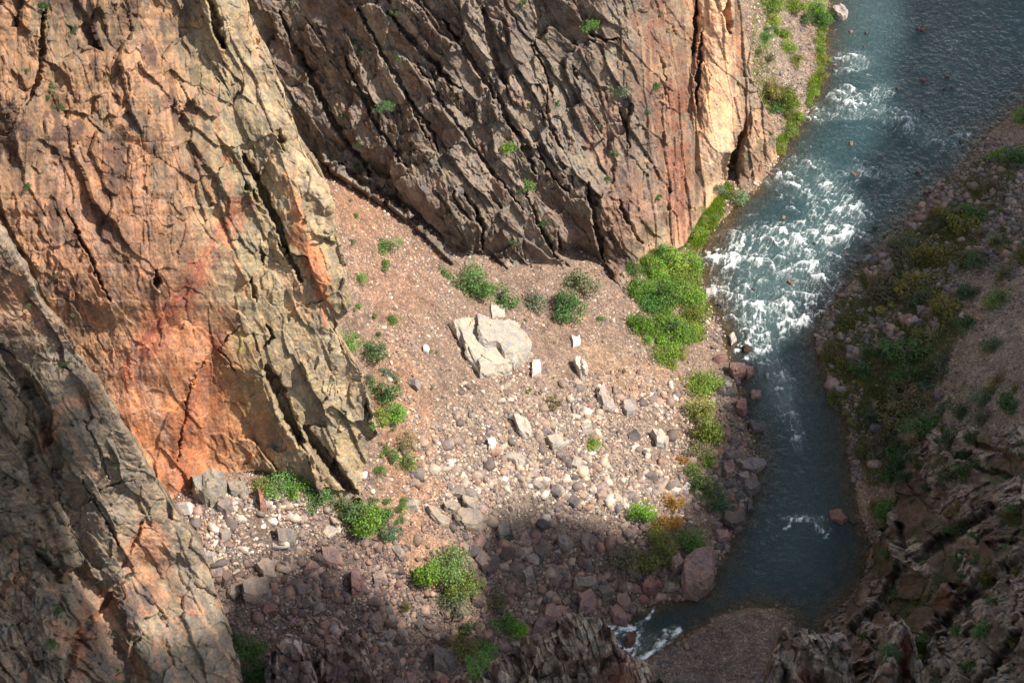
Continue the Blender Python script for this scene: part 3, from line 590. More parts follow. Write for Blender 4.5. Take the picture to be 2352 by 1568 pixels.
use[:-1, :-1] |= cell; use[1:, :-1] |= cell; use[:-1, 1:] |= cell; use[1:, 1:] |= cell
vid[use] = np.arange(use.sum()); X = ax[use]; Y = ay[use]
ci, cj = np.nonzero(cell); WF = np.stack([vid[ci, cj], vid[ci+1, cj], vid[ci+1, cj+1], vid[ci, cj+1]], 1)
sdv = river_sd(X, Y)
s_al = np.zeros_like(X); n_ac = np.zeros_like(X)
for a0 in range(0, len(X), 40000):
    sl_ = slice(a0, a0+40000); d2 = (X[sl_, None]-cwf[None, :, 0])**2+(Y[sl_, None]-cwf[None, :, 1])**2
    k = np.clip(d2.argmin(1), 1, len(cwf)-2); tg = cwf[k+1]-cwf[k-1]; tg /= np.linalg.norm(tg, axis=1, keepdims=True)
    dx = X[sl_]-cwf[k, 0]; dy = Y[sl_]-cwf[k, 1]; s_al[sl_] = arc[k]+dx*tg[:, 0]+dy*tg[:, 1]; n_ac[sl_] = dx*tg[:, 1]-dy*tg[:, 0]
wpx, wpy, _ = proj(np.stack([X, Y, 0*X], -1))
RAP = [(1958,140,45,22,.9),(1935,225,26,28,.9),(1915,262,60,14,1),(1875,262,18,20,1),(1990,238,30,22,.8),(2030,210,30,18,.6),(2060,265,50,18,.8),(2100,300,46,20,.8),(2185,345,34,42,.8),(2150,330,30,24,.6),(1835,385,60,28,1.1),(1790,410,46,22,.9),
 (1850,430,50,26,.9),(1900,450,50,40,.8),(1945,500,46,50,.9),(1990,400,30,20,.5),(2060,400,30,26,.7),(1960,390,20,14,.5),(1760,555,90,34,1.25),(1700,590,60,40,1.0),(1650,590,40,30,.8),(1830,550,60,30,.9),(1900,550,40,46,.8),(1850,605,34,24,1),(1890,640,40,30,.9),(1760,620,70,40,.6),
 (1700,680,50,40,1.15),(1660,665,40,20,.8),(1730,730,34,36,1.3),(1805,660,30,40,.9),(1830,720,70,36,1.2),(1800,760,60,30,1.0),(1870,700,40,34,1),(1755,790,30,40,1.1),(1725,800,22,18,1.2),(1770,850,26,36,.9),(1800,925,24,36,.75),(1790,885,34,40,.6),(1825,975,24,36,.6),(1832,1025,18,24,.6),(1838,1080,14,20,.3),(1845,1190,50,10,.85),(1880,1210,18,20,.5),
 (1420,1455,34,26,1.0),(1400,1480,22,34,1.3),(1432,1515,30,26,1.6),(1500,1480,44,22,1.15),(1545,1450,22,14,1.4),(1480,1410,16,18,.7),(1470,1440,16,20,.6),(1740,1300,20,8,.2),(1930,400,300,240,.10),(1780,650,150,150,.14)]
I = np.zeros_like(X)
for (x, y, rx, ry, v) in RAP: I = I+v*(1.3 if y < 360 else 1.05)*np.exp(-((wpx-x)/rx)**2-((wpy-y)/ry)**2)*np.clip(1.2-I*.4, .3, 1)
wn = fbm(X/5, Y/5, 901, 3)*1.2
foam = np.zeros_like(X); hgt = np.zeros_like(X)
for (lu, lv, sdn, am, hh) in [(12., 8., 911, 1.1, .8), (6.5, 4.5, 921, .9, .45), (3.4, 2.4, 931, .55, .2)]:
    q = s_al/lu+fbm(X/4, Y/4, sdn, 3)*.35; r = n_ac/lv+fbm(X/3, Y/3, sdn+1, 3)*.35
    f1, f2, cx, cy, bi, bj = voro(q, r, sdn+2, .8)
    u = cx+.35-cy*cy*1.1; cr = np.where(u > 0, .62*np.exp(-u/.34)+.38*np.exp(-u/.07), np.exp(-(u/.05)**2))*np.exp(-(cy/.42)**4)
    gate = _h(bi, bj, sdn+4) < np.clip(I*1.0, 0, .95)
    foam = np.maximum(foam, am*cr*gate*(.45+.55*np.clip(I, 0, 1.2)))
    hgt += hh*np.exp(-((u-.05)/.16)**2)*np.exp(-(cy/.45)**2)*gate*np.clip(I, 0, 1)
fil = 1-np.abs(fbm(s_al/3.5, n_ac/1.0, 941, 5))*4.2
foam = foam*(.5+.5*np.clip(fil, 0, 1)) + ss(.7, 1.8, I)*np.clip(fil, 0, 1)*.3
foam = np.maximum(foam, ss(1.5, 2.4, I)*.6)
foam = np.maximum(foam, .36*ss(.25, .9, fil)*ss(.1, .5, I))
foam *= .72+.5*np.clip(fbm(X/11, Y/11, 968, 3)+.3, -.4, 1)
foam += .05*ss(.2, .5, fbm(s_al/6, n_ac/1.2, 951, 4))*(wpy < 600)
# white collars round the two rocks that split the flow, and the curling line below the mid-river stones
for (x, y, rx, ry) in [(1716,806,20,15),(1440,1465,24,22)]:
    d = np.hypot((wpx-x)/rx, (wpy-y)/ry); foam = np.maximum(foam, np.exp(-((d-1.15)/.35)**2)*.75*ss(-.15, .3, fbm(X, Y, 966, 3)+.1))
for pts, wd in [([(1805,1212),(1820,1195),(1850,1190),(1875,1200),(1890,1222)], 5), ([(1895,1235),(1908,1215)], 3), ([(1395,1440),(1390,1470),(1410,1500),(1435,1535)], 10), ([(1560,1445),(1530,1470),(1480,1510),(1440,1535)], 9),([(1380,1445),(1420,1440),(1450,1450)],5),([(1455,1455),(1465,1480),(1450,1510)],6),([(1500,1395),(1490,1420)],6)]:
    d, _, t = seg_dist(wpx+fbm(X, Y, 961, 3)*6, wpy+fbm(X, Y, 962, 3)*4, pts); foam = np.maximum(foam, np.exp(-(d/wd)**2)*(.5+.75*fbm(s_al/1.8, n_ac/.8, 967, 4)))
milk = np.clip(.45*ss(.1, .9, I)+.25*np.exp(-((wpx-1960)/120)**2-((wpy-60)/120)**2)+.55*np.exp(-((wpx-1775)/50)**2-((wpy-890)/70)**2)+.12*np.exp(-((wpx-1830)/90)**2-((wpy-1280)/160)**2)+.7*np.exp(-((wpx-1470)/50)**2-((wpy-1490)/36)**2)+.1*fbm(X/14, Y/14, 971, 3), 0, 1)
deep = 1-np.exp(-np.maximum(-sdv, 0)/3.6*(.6-.38*ss(1735+fbm(wpy/30, wpy*0, 3)*20, 1660, wpx)*ss(440, 520, wpy)*ss(840, 740, wpy))); deep = np.clip(deep, .12, .985)
ripple = fbm(s_al/3.2, n_ac/2.2, 981, 4)*.16*(.4+.6*np.clip(I+.4, 0, 1.4))+fbm(X/1.1, Y/1.1, 983, 3)*.05
Zw = (hgt+ripple+fbm(X/1.2, Y/1.2, 985, 4)*.22*np.clip(foam, 0, 1))*ss(.5, -2, sdv)
water = mesh_np('river', np.stack([X, Y, Zw], -1), WF, M_water, smooth=True, attrs={'foam': foam, 'deep': deep, 'milk': milk})
tag(water, 'dark teal river with white rapids winding down the canyon', 'river', kind='structure')

# ------------------------------------------------------------------ stones
def hull_rock(seed, pts=13, flat=.75):
    r = random.Random(seed); bm = bmesh.new()
    for i in range(8):
        sx, sy, sz = (1 if i & 1 else -1), (1 if i & 2 else -1), (1 if i & 4 else -1); k = .62 if sz > 0 else 1
        bm.verts.new((sx*r.uniform(.5, 1)*.5*k**.5, sy*r.uniform(.45, 1)*.5*k, sz*r.uniform(.5, 1)*.5*flat))
    for _ in range(pts-8):
        v = Vector((r.gauss(0, 1), r.gauss(0, 1), r.gauss(0, 1))).normalized()*.56; bm.verts.new((v.x, v.y, v.z*flat))
    bmesh.ops.convex_hull(bm, input=bm.verts)
    for v in [v for v in bm.verts if not v.link_faces]: bm.verts.remove(v)
    bmesh.ops.triangulate(bm, faces=bm.faces); bm.verts.index_update()
    V = np.array([v.co[:] for v in bm.verts]); F = np.array([[v.index for v in f.verts] for f in bm.faces]); bm.free()
    return V, F
TEMPL = [hull_rock(i, 10+i % 4) for i in range(16)]
def rotm(a, b, c):
    return np.array(Euler((a, b, c)).to_matrix())
def scatter(name, P, size, colr, mat, label, cat):
    Vs, Fs, Cs = [], [], []; off = 0; n = len(P); tid = rng.integers(0, len(TEMPL), n)
    eul = rng.uniform(-.7, .7, (n, 3)); eul[:, 2] = rng.uniform(0, 6.28, n); sc = rng.uniform(.5, 1.55, (n, 3)); sc[:, 2] *= .8
    for t in range(len(TEMPL)):
        q = np.nonzero(tid == t)[0]
        if not len(q): continue
        V, F = TEMPL[t]; cz, sz = np.cos(eul[q, 2]), np.sin(eul[q, 2]); cxx, sx = np.cos(eul[q, 0]), np.sin(eul[q, 0])
        v = V[None]*sc[q][:, None]*size[q][:, None, None]
        y = v[..., 1]*cxx[:, None]-v[..., 2]*sx[:, None]; z = v[..., 1]*sx[:, None]+v[..., 2]*cxx[:, None]; x = v[..., 0]
        v = np.stack([x*cz[:, None]-y*sz[:, None], x*sz[:, None]+y*cz[:, None], z], -1)+P[q][:, None]
        Vs.append(v.reshape(-1, 3)); Fs.append((F[None]+(np.arange(len(q))*len(V))[:, None, None]+off).reshape(-1, 3)); Cs.append(np.repeat(colr[q], len(V), 0)); off += len(q)*len(V)
    o = mesh_np(name, np.vstack(Vs), np.vstack(Fs), mat, np.vstack(Cs)); return tag(o, label, cat, kind='stuff')
# density and coarseness by place (picture coordinates of the ground point)
COARSE = [(1250,1050,330,170,.9),(1500,1130,150,150,1.0),(1150,930,200,90,.5),(1300,1300,280,130,1.0),(700,1400,300,180,1.0),(1150,1480,300,100,1.1),(600,1180,160,60,.7),(1700,1150,80,220,1.1),(1690,900,50,60,1),(2080,640,150,120,.8),(2000,760,90,150,.8),(1650,700,40,80,.6),(2250,450,120,120,.7),(1960,950,60,140,.6),(1450,1380,120,70,1.2),(1420,960,150,70,.6),(480,1330,60,100,1),(850,1450,300,140,1.2),(1950,1000,40,160,.8),(2040,560,70,60,1),(2140,460,70,50,1),(2230,390,60,50,1),(1905,800,50,110,.9),(2300,560,90,60,.5)]
PAL = {'t': [C(188,174,156), C(170,152,136), C(122,112,108), C(172,140,120), C(156,140,126), C(214,204,188), C(142,130,124), C(184,170,150), C(160,138,128)],
       'p': [C(122,108,102), C(138,120,110), C(100,92,92), C(152,130,118), C(114,98,92), C(158,142,128)],
       'r': [C(116,112,110), C(130,120,112), C(144,128,116), C(98,96,98), C(154,138,124)], 'b': [C(128,112,106), C(112,104,102), C(142,120,106), C(132,122,116)]}
def palette(px, py, n):
    out = np.zeros((n, 3)); u = rng.random(n); lr = px > 1790
    lr |= (px > 1640) & (py > 850)
    bar = (py > 1395) & (px > 1450) & (px < 1900)
    low = ((py-1180)*1.0 > (1200-px)*.25-60+0*px) & (py > 1200) & (px < 1640)
    for m, key in ((~lr & ~low & ~bar, 't'), (low & ~bar, 'p'), (lr & ~bar, 'r'), (bar, 'b')):
        p = np.array(PAL[key]); out[m] = p[(u[m]*len(p)).astype(int)]
    return out*rng.uniform(.72, 1.15, (n, 1))
def stones(n, lo, hi, pw, thr, seed, minc=0.0):
    x = rng.uniform(-120, 190, n); y = rng.uniform(-130, 235, n); z = gz_at(x, y)
    px, py, _ = proj(np.stack([x, y, z], -1)); c = np.full(n, minc)
    for (bx, by, rx, ry, v) in COARSE: c = np.maximum(c, v*np.exp(-(((px-bx)/rx)**2+((py-by)/ry)**2)**1.5))
    c *= ss(-.25, .3, fbm(x/9, y/9, 1000, 4))*.85+.15
    fx = np.clip(((x-GX[0])/.45).astype(int), 0, len(GX)-1); fy2 = np.clip(((y-GY[0])/.5).astype(int), 0, len(GY)-1); sdd = gsd[fx, fy2]
    ok = (rng.random(n) < c*thr) & (sdd > -.8) & (px > 330) & (px < 2420) & (py > -60) & (py < 1640)
    x, y, z, px, py = x[ok], y[ok], z[ok], px[ok], py[ok]; m = len(x)
    u = rng.random(m); s = (lo**(-pw)+u*(hi**(-pw)-lo**(-pw)))**(-1/pw)
    return np.stack([x, y, z+s*.08], -1), s, palette(px, py, m)
A1 = stones(230000, 1.0, 3.8, 2.6, .7, 1001); A2 = stones(1100000, .5, 1.1, 2.4, .95, 1011, .08); A3 = stones(480000, .3, .6, 2., .6, 1021, .4)
A4 = stones(26000, 2.0, 5.2, 3.0, 1.0, 1031); _q = proj(A4[0]); _k = (_q[1] > 1225+np.maximum(0, 1150-_q[0])*.12) & (_q[0] < 1560)
A4 = (A4[0][_k], A4[1][_k], A4[2][_k]*np.array([.98, .86, .82])); print('big blocks', len(A4[1]))
P = np.vstack([A1[0], A2[0], A3[0], A4[0]]); sz = np.r_[A1[1], A2[1], A3[1], A4[1]]; cc = np.vstack([A1[2], A2[2], A3[2], A4[2]])
big = sz > np.sort(sz)[-120] if len(sz) > 120 else sz > 9
scatter('rubble', P[~big], sz[~big], cc[~big], M_stone, 'countless angular broken stones strewn over the talus and banks', 'rubble')
print('stones', len(P))

# ------------------------------------------------------------------ boulders
def boulder_mesh(seed, pts=16, cuts=2, noise=.035, dims=(1, 1, 1)):
    V, F = hull_rock(seed, pts, 1.0); bm = bmesh.new(); vs = [bm.verts.new(v*np.array(dims)) for v in V]
    for f in F: bm.faces.new([vs[i] for i in f])
    bmesh.ops.dissolve_limit(bm, angle_limit=R(9), verts=bm.verts, edges=bm.edges)
    bmesh.ops.bevel(bm, geom=bm.edges[:], offset=.012*min(dims), segments=1, affect='EDGES')
    bmesh.ops.triangulate(bm, faces=bm.faces); bmesh.ops.subdivide_edges(bm, edges=bm.edges[:], cuts=cuts, use_grid_fill=True)
    co = np.array([v.co[:] for v in bm.verts]); k = 2.2
    d = fbm(co[:, 0]*k+co[:, 2]*1.3+seed, co[:, 1]*k-co[:, 2]*1.7, seed, 4)*noise*2
    n = co/(np.linalg.norm(co, axis=1, keepdims=True)+1e-6)
    for v, a, b in zip(bm.verts, n, d): v.co += Vector(a)*float(b)
    me = bpy.data.meshes.new('boulder'); bm.to_mesh(me); bm.free(); me.materials.append(M_boulder); return me
def mute(c):
    c = np.array(c, float); g = c.mean(); return (g+(c-g)*.62)*.95
BM = [boulder_mesh(500+i, 9+i % 3) for i in range(10)]
def put_boulder(pos, dims, rz, color, label, tilt=(0, 0), name='boulder', group=None, mesh=None, cat='boulder'):
    o = bpy.data.objects.new(name, mesh or random.choice(BM)); COL.objects.link(o)
    o.location = pos; o.scale = dims; o.rotation_euler = (tilt[0], tilt[1], rz); color = mute(color); o.color = (*[float(v) for v in color], 1)
    return tag(o, label, cat, group)
for p, s, c in zip(P[big], sz[big], cc[big]):
    q = proj(p); zone = 'in the shaded lower talus' if q[1] > 1230 else ('on the far gravelly bank' if q[0] > 1800 else 'on the sunlit talus fan')
    put_boulder(p+[0, 0, s*.05], (s*random.uniform(.9, 1.3), s*random.uniform(.8, 1.1), s*random.uniform(.55, .8)), random.uniform(0, 6.28), c, 'angular broken boulder lying among rubble '+zone, (random.uniform(-.3, .3), random.uniform(-.3, .3)), group='loose boulders '+zone)

def poly_rock(name, poly, h, color, label, cat='boulder', seed=0, tilt=(0, 0), base=None, inset=.9, mat=None, sink=1.2):
    """rock whose outline is drawn where it lies; real thickness h in metres, tilt = rise per metre in x, y"""
    rj = random.Random(seed+5); q_ = []
    for i in range(len(poly)):
        a, b = np.array(poly[i], float), np.array(poly[(i+1) % len(poly)], float); d = b-a; q_.append(tuple(a)); t = rj.uniform(.35, .65); k = rj.uniform(-.09, .13); q_.append((a[0]+d[0]*t+d[1]*k, a[1]+d[1]*t-d[0]*k))
    poly = np.array(q_, float); c = poly.mean(0); g = ghit(*c) if base is None else at(c[0], c[1], base)
    zg = np.array([ghit(*q)[2] for q in poly]); zg = np.clip(zg, g[2]-6, g[2]+6); ring = at(poly[:, 0], poly[:, 1], zg+h*.5); r = random.Random(seed)
    cen = ring.mean(0); bm = bmesh.new(); n = len(poly)
    def lift(p): return (p[0]-cen[0])*tilt[0]+(p[1]-cen[1])*tilt[1]
    bot = [bm.verts.new((cen[0]+(p[0]-cen[0])*.98, cen[1]+(p[1]-cen[1])*.98, zq-sink-h*.3)) for p, zq in zip(ring, zg)]
    mid = [bm.verts.new((p[0], p[1], zq+h*.45+lift(p)*.6)) for p, zq in zip(ring, zg)]
    top = []
    for p, zq in zip(ring, zg):
        k = inset*r.uniform(.9, 1.04); top.append(bm.verts.new((cen[0]+(p[0]-cen[0])*k, cen[1]+(p[1]-cen[1])*k, zq+h*r.uniform(.8, 1.1)+lift(p))))
    for A, B in ((bot, mid), (mid, top)):
        for i in range(n): bm.faces.new((A[i], A[(i+1) % n], B[(i+1) % n], B[i]))
    bm.faces.new(top); bm.faces.new(bot[::-1]); bmesh.ops.triangulate(bm, faces=bm.faces)
    bmesh.ops.recalc_face_normals(bm, faces=bm.faces)
    for it in range(3):
        es = [e for e in bm.edges if e.calc_length() > .8]
        if es: bmesh.ops.subdivide_edges(bm, edges=es, cuts=1); bmesh.ops.triangulate(bm, faces=[f for f in bm.faces if len(f.verts) > 3])
    co = np.array([v.co[:] for v in bm.verts]); rel = co-cen
    f1, _ = facets(rel[:, 0]+rel[:, 2]*.4+90, rel[:, 1]-rel[:, 2]*.4+90, 4.5, 1.3, 30+seed*17 % 90, seed+3, .32, .6, .15)
    d = fbm(rel[:, 0]/1.7, rel[:, 1]/1.7+rel[:, 2]/2, seed, 4)*.3+f1*min(1, h/2.5)
    nn = rel/(np.linalg.norm(rel, axis=1, keepdims=True)+1e-6); nn[:, 2] = np.abs(nn[:, 2])+.6*(co[:, 2] > g[2]+h*.6)
    for v, a, b in zip(bm.verts, nn, d): v.co += Vector(a)*float(b)*.8
    me = bpy.data.meshes.new(name); org = Vector(g); 
    for v in bm.verts: v.co -= org
    bm.to_mesh(me); bm.free(); me.materials.append(mat or M_boulder)
    o = bpy.data.objects.new(name, me); COL.objects.link(o); o.location = org; o.color = (*[float(q) for q in mute(color)], 1)
    return tag(o, label, cat)
LT, PK, RD, GR, DK = C(198,182,156), C(158,118,104), C(156,100,82), C(138,124,110), C(92,82,80)
PR = [
 ([(1046,736),(1076,730),(1135,742),(1190,746),(1222,785),(1216,812),(1176,836),(1168,852),(1102,860),(1082,828),(1064,790),(1030,745)], 3.2, C(186,174,148), 'huge pale flat slab lying in the middle of the talus fan', (.05,.02)),
 ([(1126,700),(1160,698),(1162,728),(1130,730)], .7, C(190,176,158), 'square pale slab just uphill of the huge flat slab', (0,0)),
 ([(1222,830),(1240,828),(1242,856),(1222,862)], 1.5, C(214,204,180), 'upright cream block right below the huge flat slab', (.1,0)),
 ([(1315,826),(1330,824),(1350,850),(1344,862),(1326,850)], 3.2, C(206,192,166), 'long leaning block casting a black shadow at right of the huge slab', (.3,.1)),
 ([(1176,950),(1196,956),(1222,985),(1216,1002),(1200,998),(1184,975)], 2.2, C(196,180,156), 'pale elongated boulder pointing up the middle of the fan', (0,.1)),
 ([(1252,1002),(1290,1000),(1302,1022),(1270,1028)], 1.8, C(180,164,142), 'wide grey tan boulder below the pale elongated one', (0,0)),
 ([(1495,990),(1520,985),(1538,1008),(1530,1028),(1508,1022)], 2.4, C(186,170,150), 'rounded tan boulder at the right side of the sunlit rubble', (0,0)),
 ([(1372,905),(1386,890),(1412,925),(1408,945),(1384,935)], 2.6, C(182,162,144), 'tan wedge boulder right of centre on the fan', (0,.1)),
 ([(1430,925),(1452,922),(1462,945),(1440,950)], 1.8, C(172,156,140), 'grey tan block beside the tan wedge boulder', (0,0)),
 ([(1118,1012),(1136,1008),(1140,1026),(1122,1030)], 1.8, C(216,204,186), 'small bright white boulder left of centre in the rubble', (0,0)),
 ([(1312,772),(1332,768),(1334,790),(1316,796)], .9, C(214,200,184), 'white boulder on the upper right part of the fan', (0,0)),
 ([(974,790),(986,796),(984,812),(972,806)], .8, C(208,190,176), 'small pale block left of the huge flat slab', (0,0)),
 ([(1042,1178),(1080,1165),(1110,1180),(1122,1196),(1100,1212),(1062,1206)], 2.2, C(150,134,112), 'broad flat grey brown slab overlapping two others at the shadow edge', (0,0)),
 ([(1062,1140),(1098,1138),(1102,1168),(1088,1174),(1064,1158)], 2.0, C(160,144,120), 'upper right slab of the overlapping slab group at the shadow edge', (0,0)),
 ([(1018,1158),(1040,1152),(1060,1166),(1048,1176),(1024,1172)], 1.8, C(162,144,118), 'upper left slab of the overlapping slab group at the shadow edge', (0,0)),
 ([(978,1165),(1000,1164),(1034,1190),(1030,1208),(1010,1202)], 1.4, C(170,148,122), 'half buried tan slab left of the overlapping slabs', (0,0)),
 ([(440,1098),(480,1090),(520,1098),(518,1120),(470,1150),(446,1130)], 4.5, C(150,140,120), 'large grey block at the foot of the orange buttress', (.05,0)),
 ([(478,1140),(520,1122),(505,1150),(482,1158)], 2.5, C(146,134,114), 'grey slab leaning in front of the large grey block', (0,.1)),
 ([(520,1110),(560,1108),(566,1126),(530,1132)], 2, C(150,136,112), 'flat grey slab right of the large grey block', (0,0)),
 ([(500,1150),(530,1144),(536,1165),(520,1180),(498,1165)], 2.2, C(142,122,112), 'pinkish grey block alone on the upper rubble', (0,0)),
 ([(592,1130),(600,1124),(612,1160),(598,1166)], 3.2, C(170,116,84), 'thin rusty upright fin of rock with a dark shadow', (.3,0)),
 ([(735,1258),(770,1256),(780,1275),(776,1300),(742,1288)], 2.2, C(140,108,98), 'pinkish boulder at the upper edge of the shaded rubble', (0,0)),
 ([(800,1318),(825,1306),(836,1335),(834,1352),(808,1356)], 3.0, C(140,98,88), 'dark pink squared boulder in the shaded rubble', (0,0)),
 ([(585,1296),(630,1290),(636,1330),(606,1330),(604,1316)], 2.4, C(152,130,112), 'pale banded block in the upper shaded rubble', (0,0)),
 ([(560,1345),(618,1335),(620,1372),(562,1376)], 4.0, C(146,124,106), 'big squared block with a light edge near the spur', (0,0)),
 ([(635,1220),(682,1216),(676,1250),(640,1250)], 2.0, C(132,118,104), 'half buried greyish slab in the upper shaded rubble', (0,0)),
 ([(1000,1498),(1042,1492),(1050,1515),(1030,1536),(996,1530)], 3.5, C(112,100,92), 'dark cubic boulder at the bottom near green trees', (0,0)),
 ([(1570,1290),(1592,1268),(1640,1268),(1640,1320),(1626,1350),(1600,1362),(1572,1352),(1566,1320)], 5.5, C(160,124,108), 'biggest pinkish brown boulder standing at the river bend', (.1,0)),
 ([(1540,1282),(1562,1276),(1572,1300),(1552,1312),(1538,1300)], 3, C(160,128,114), 'round pinkish boulder just left of the biggest riverside boulder', (0,0)),
 ([(1478,1335),(1505,1325),(1514,1345),(1495,1360),(1476,1350)], 2.6, C(156,98,84), 'reddish boulder on the shore left of the bend', (0,0)),
 ([(1415,1365),(1440,1362),(1452,1385),(1440,1402),(1415,1390)], 2.8, C(146,112,102), 'pink brown block above the foaming water', (0,0)),
 ([(1398,1395),(1412,1390),(1448,1420),(1440,1432),(1410,1420)], 2.5, C(158,112,100), 'long pink block sloping into the foaming water', (0,0)),
 ([(1325,1368),(1355,1358),(1374,1380),(1366,1412),(1330,1400)], 3.0, C(150,112,100), 'squat pinkish boulder left of the foaming water', (0,0)),
 ([(1252,1400),(1290,1396),(1306,1408),(1280,1422),(1250,1418)], 2.5, C(158,112,100), 'flat pink boulder right of the round green tree', (0,0)),
 ([(1318,1330),(1372,1325),(1378,1345),(1345,1356),(1318,1348)], 2.4, C(140,124,108), 'broad flat grey boulder in shade above the pink ones', (0,0)),
 ([(1196,1312),(1222,1308),(1226,1325),(1208,1338)], 2.4, C(150,128,112), 'small wedge boulder in the middle of the shaded talus', (0,0)),
 ([(1278,1235),(1300,1230),(1318,1250),(1304,1262),(1284,1252)], 2.2, C(140,124,110), 'tilted block in the shaded talus centre', (0,0)),
 ([(1335,1232),(1366,1228),(1362,1260),(1350,1272),(1338,1255)], 2.4, C(132,112,100), 'tall brown block right of the tilted block in shade', (0,0)),
 ([(1142,1212),(1166,1206),(1172,1228),(1150,1235)], 2.2, C(140,126,112), 'grey block below the overlapping slabs', (0,0)),
 ([(1674,838),(1712,838),(1712,860),(1690,866),(1674,852)], 2.4, C(160,112,98), 'flat pinkish boulder at the left shore under the rapids', (0,0)),
 ([(1708,845),(1730,842),(1734,862),(1716,868)], 2.2, C(146,108,92), 'brown boulder in the water touching the flat pinkish one', (0,0)),
 ([(1724,900),(1748,898),(1750,914),(1726,916)], 1.6, C(158,116,104), 'small square pink boulder alone in the water', (0,0)),
 ([(1690,925),(1712,918),(1722,940),(1708,952),(1690,942)], 2.4, C(150,98,88), 'dark red boulder on the left shore', (0,0)),
 ([(1722,968),(1750,972),(1756,986),(1730,990)], 1.8, C(112,98,92), 'flat dark boulder at the waterline of the left shore', (0,0)),
 ([(1700,1062),(1760,1054),(1764,1066),(1730,1084),(1702,1078)], 1.6, C(132,120,114), 'long flat grey slab reaching out into the river', (0,0)),
 ([(1662,1065),(1682,1062),(1690,1090),(1668,1096)], 2.4, C(150,120,108), 'squared brown block beside the long flat grey slab', (0,0)),
 ([(1710,1100),(1735,1095),(1746,1122),(1725,1134),(1706,1122)], 2.6, C(116,106,102), 'large dark grey boulder below the long flat slab', (0,0)),
 ([(1718,1148),(1730,1146),(1732,1174),(1716,1174)], 1.4, C(96,92,92), 'narrow dark slab standing in shallow water', (0,0)),
 ([(1660,1180),(1700,1170),(1716,1192),(1690,1212),(1664,1200)], 2.6, C(108,94,88), 'rugged dark boulder above the pink shore boulder', (0,0)),
 ([(1642,1222),(1670,1218),(1680,1234),(1652,1244)], 1.8, C(158,118,106), 'pink flat boulder on the shore above the river bend', (0,0)),
 ([(1430,1478),(1446,1452),(1462,1455),(1460,1472),(1438,1490)], 2.8, C(126,76,50), 'rust brown boulder in the middle of the foaming chute', (0,0)),
 ([(1706,798),(1716,794),(1726,802),(1718,814),(1708,812)], 1.8, C(74,56,40), 'round dark boulder splitting the white rapid', (0,0)),
 ([(1774,1188),(1796,1184),(1798,1200),(1778,1198)], .8, C(132,76,58), 'reddish boulder just breaking the surface, left of three mid river', (0,0)),
 ([(1820,1190),(1850,1186),(1862,1196),(1832,1202)], .8, C(110,74,54), 'low brown boulder with a white curl behind it mid river', (0,0)),
 ([(1905,1178),(1925,1174),(1948,1192),(1935,1204),(1908,1198)], 1.8, C(158,108,80), 'light orange brown boulder near the right shore', (0,0)),
 ([(1950,1188),(1968,1198),(1960,1204),(1948,1196)], 1.0, C(100,72,62), 'small dark stone touching the light orange brown boulder', (0,0)),
 ([(1725,1296),(1752,1282),(1756,1288),(1732,1302)], .8, C(110,80,60), 'thin brown rock lying in calm water at the bend', (0,0)),
 ([(1910,20),(1930,14),(1948,30),(1944,46),(1920,38)], 2.6, C(178,158,146), 'pale oval boulder on the shore at the top edge', (0,0)),
 ([(2072,106),(2086,102),(2098,118),(2088,126)], 1.4, C(150,116,104), 'pinkish stone alone in the dark upper river', (0,0)),
 ([(2086,360),(2070,362),(2064,356),(2078,350)], .8, C(140,96,80), 'small reddish stone amid ripples in the upper river', (0,0)),
 ([(2150,316),(2172,308),(2178,318),(2160,328)], 1.4, C(66,66,70), 'dark grey slab breaking the upper river near its right side', (0,0)),
 ([(1930,136),(1950,132),(1954,144),(1936,146)], 1.2, C(146,142,140), 'flat grey stone at the head of the upper rapid', (0,0)),
 ([(1620,664),(1640,660),(1642,674),(1622,680)], 1.4, C(196,180,164), 'pale square stone on the brown shallows by the left shore', (0,0)),
 ([(1672,768),(1686,764),(1694,780),(1680,790)], 1.6, C(190,178,164), 'white rounded stone on the left shore above the pink boulders', (0,0)),
 ([(2064,728),(2080,726),(2084,740),(2068,742)], 1.4, C(164,128,116), 'pink stone among bushes on the right bank', (0,0)),
 ([(2064,850),(2086,846),(2090,862),(2070,866)], 1.6, C(160,124,108), 'tan pink boulder in the scrub of the right bank', (0,0)),
 ([(2070,745),(2095,738),(2092,725),(2074,728)], 1.6, C(150,114,102), 'upper pink boulder on the stony right shore', (0,0)),
 ([(2142,905),(2160,898),(2162,912),(2148,918)], 1.4, C(112,106,112), 'bluish slab on the right bank rubble', (0,0)),
 ([(2225,656),(2245,650),(2250,664),(2232,668)], 1.4, C(156,130,116), 'lone tan stone high on the right bank', (0,0)),
]
for i, (poly, h, c, lab, tl) in enumerate(PR):
    o = poly_rock('boulder', poly, h, c, lab, seed=i*7+3, tilt=tl, sink=1.0 if h > 1 else .6)
    if i == 0:
        slab = o
        up = poly_rock('raised_block', [(1092,732),(1150,742),(1192,748),(1221,786),(1215,812),(1180,832),(1160,826),(1150,808),(1118,800),(1100,790),(1088,770)], 4.3, C(176,166,146), None, None, seed=77, sink=2)
        up.parent = slab; up.location = up.location-slab.location
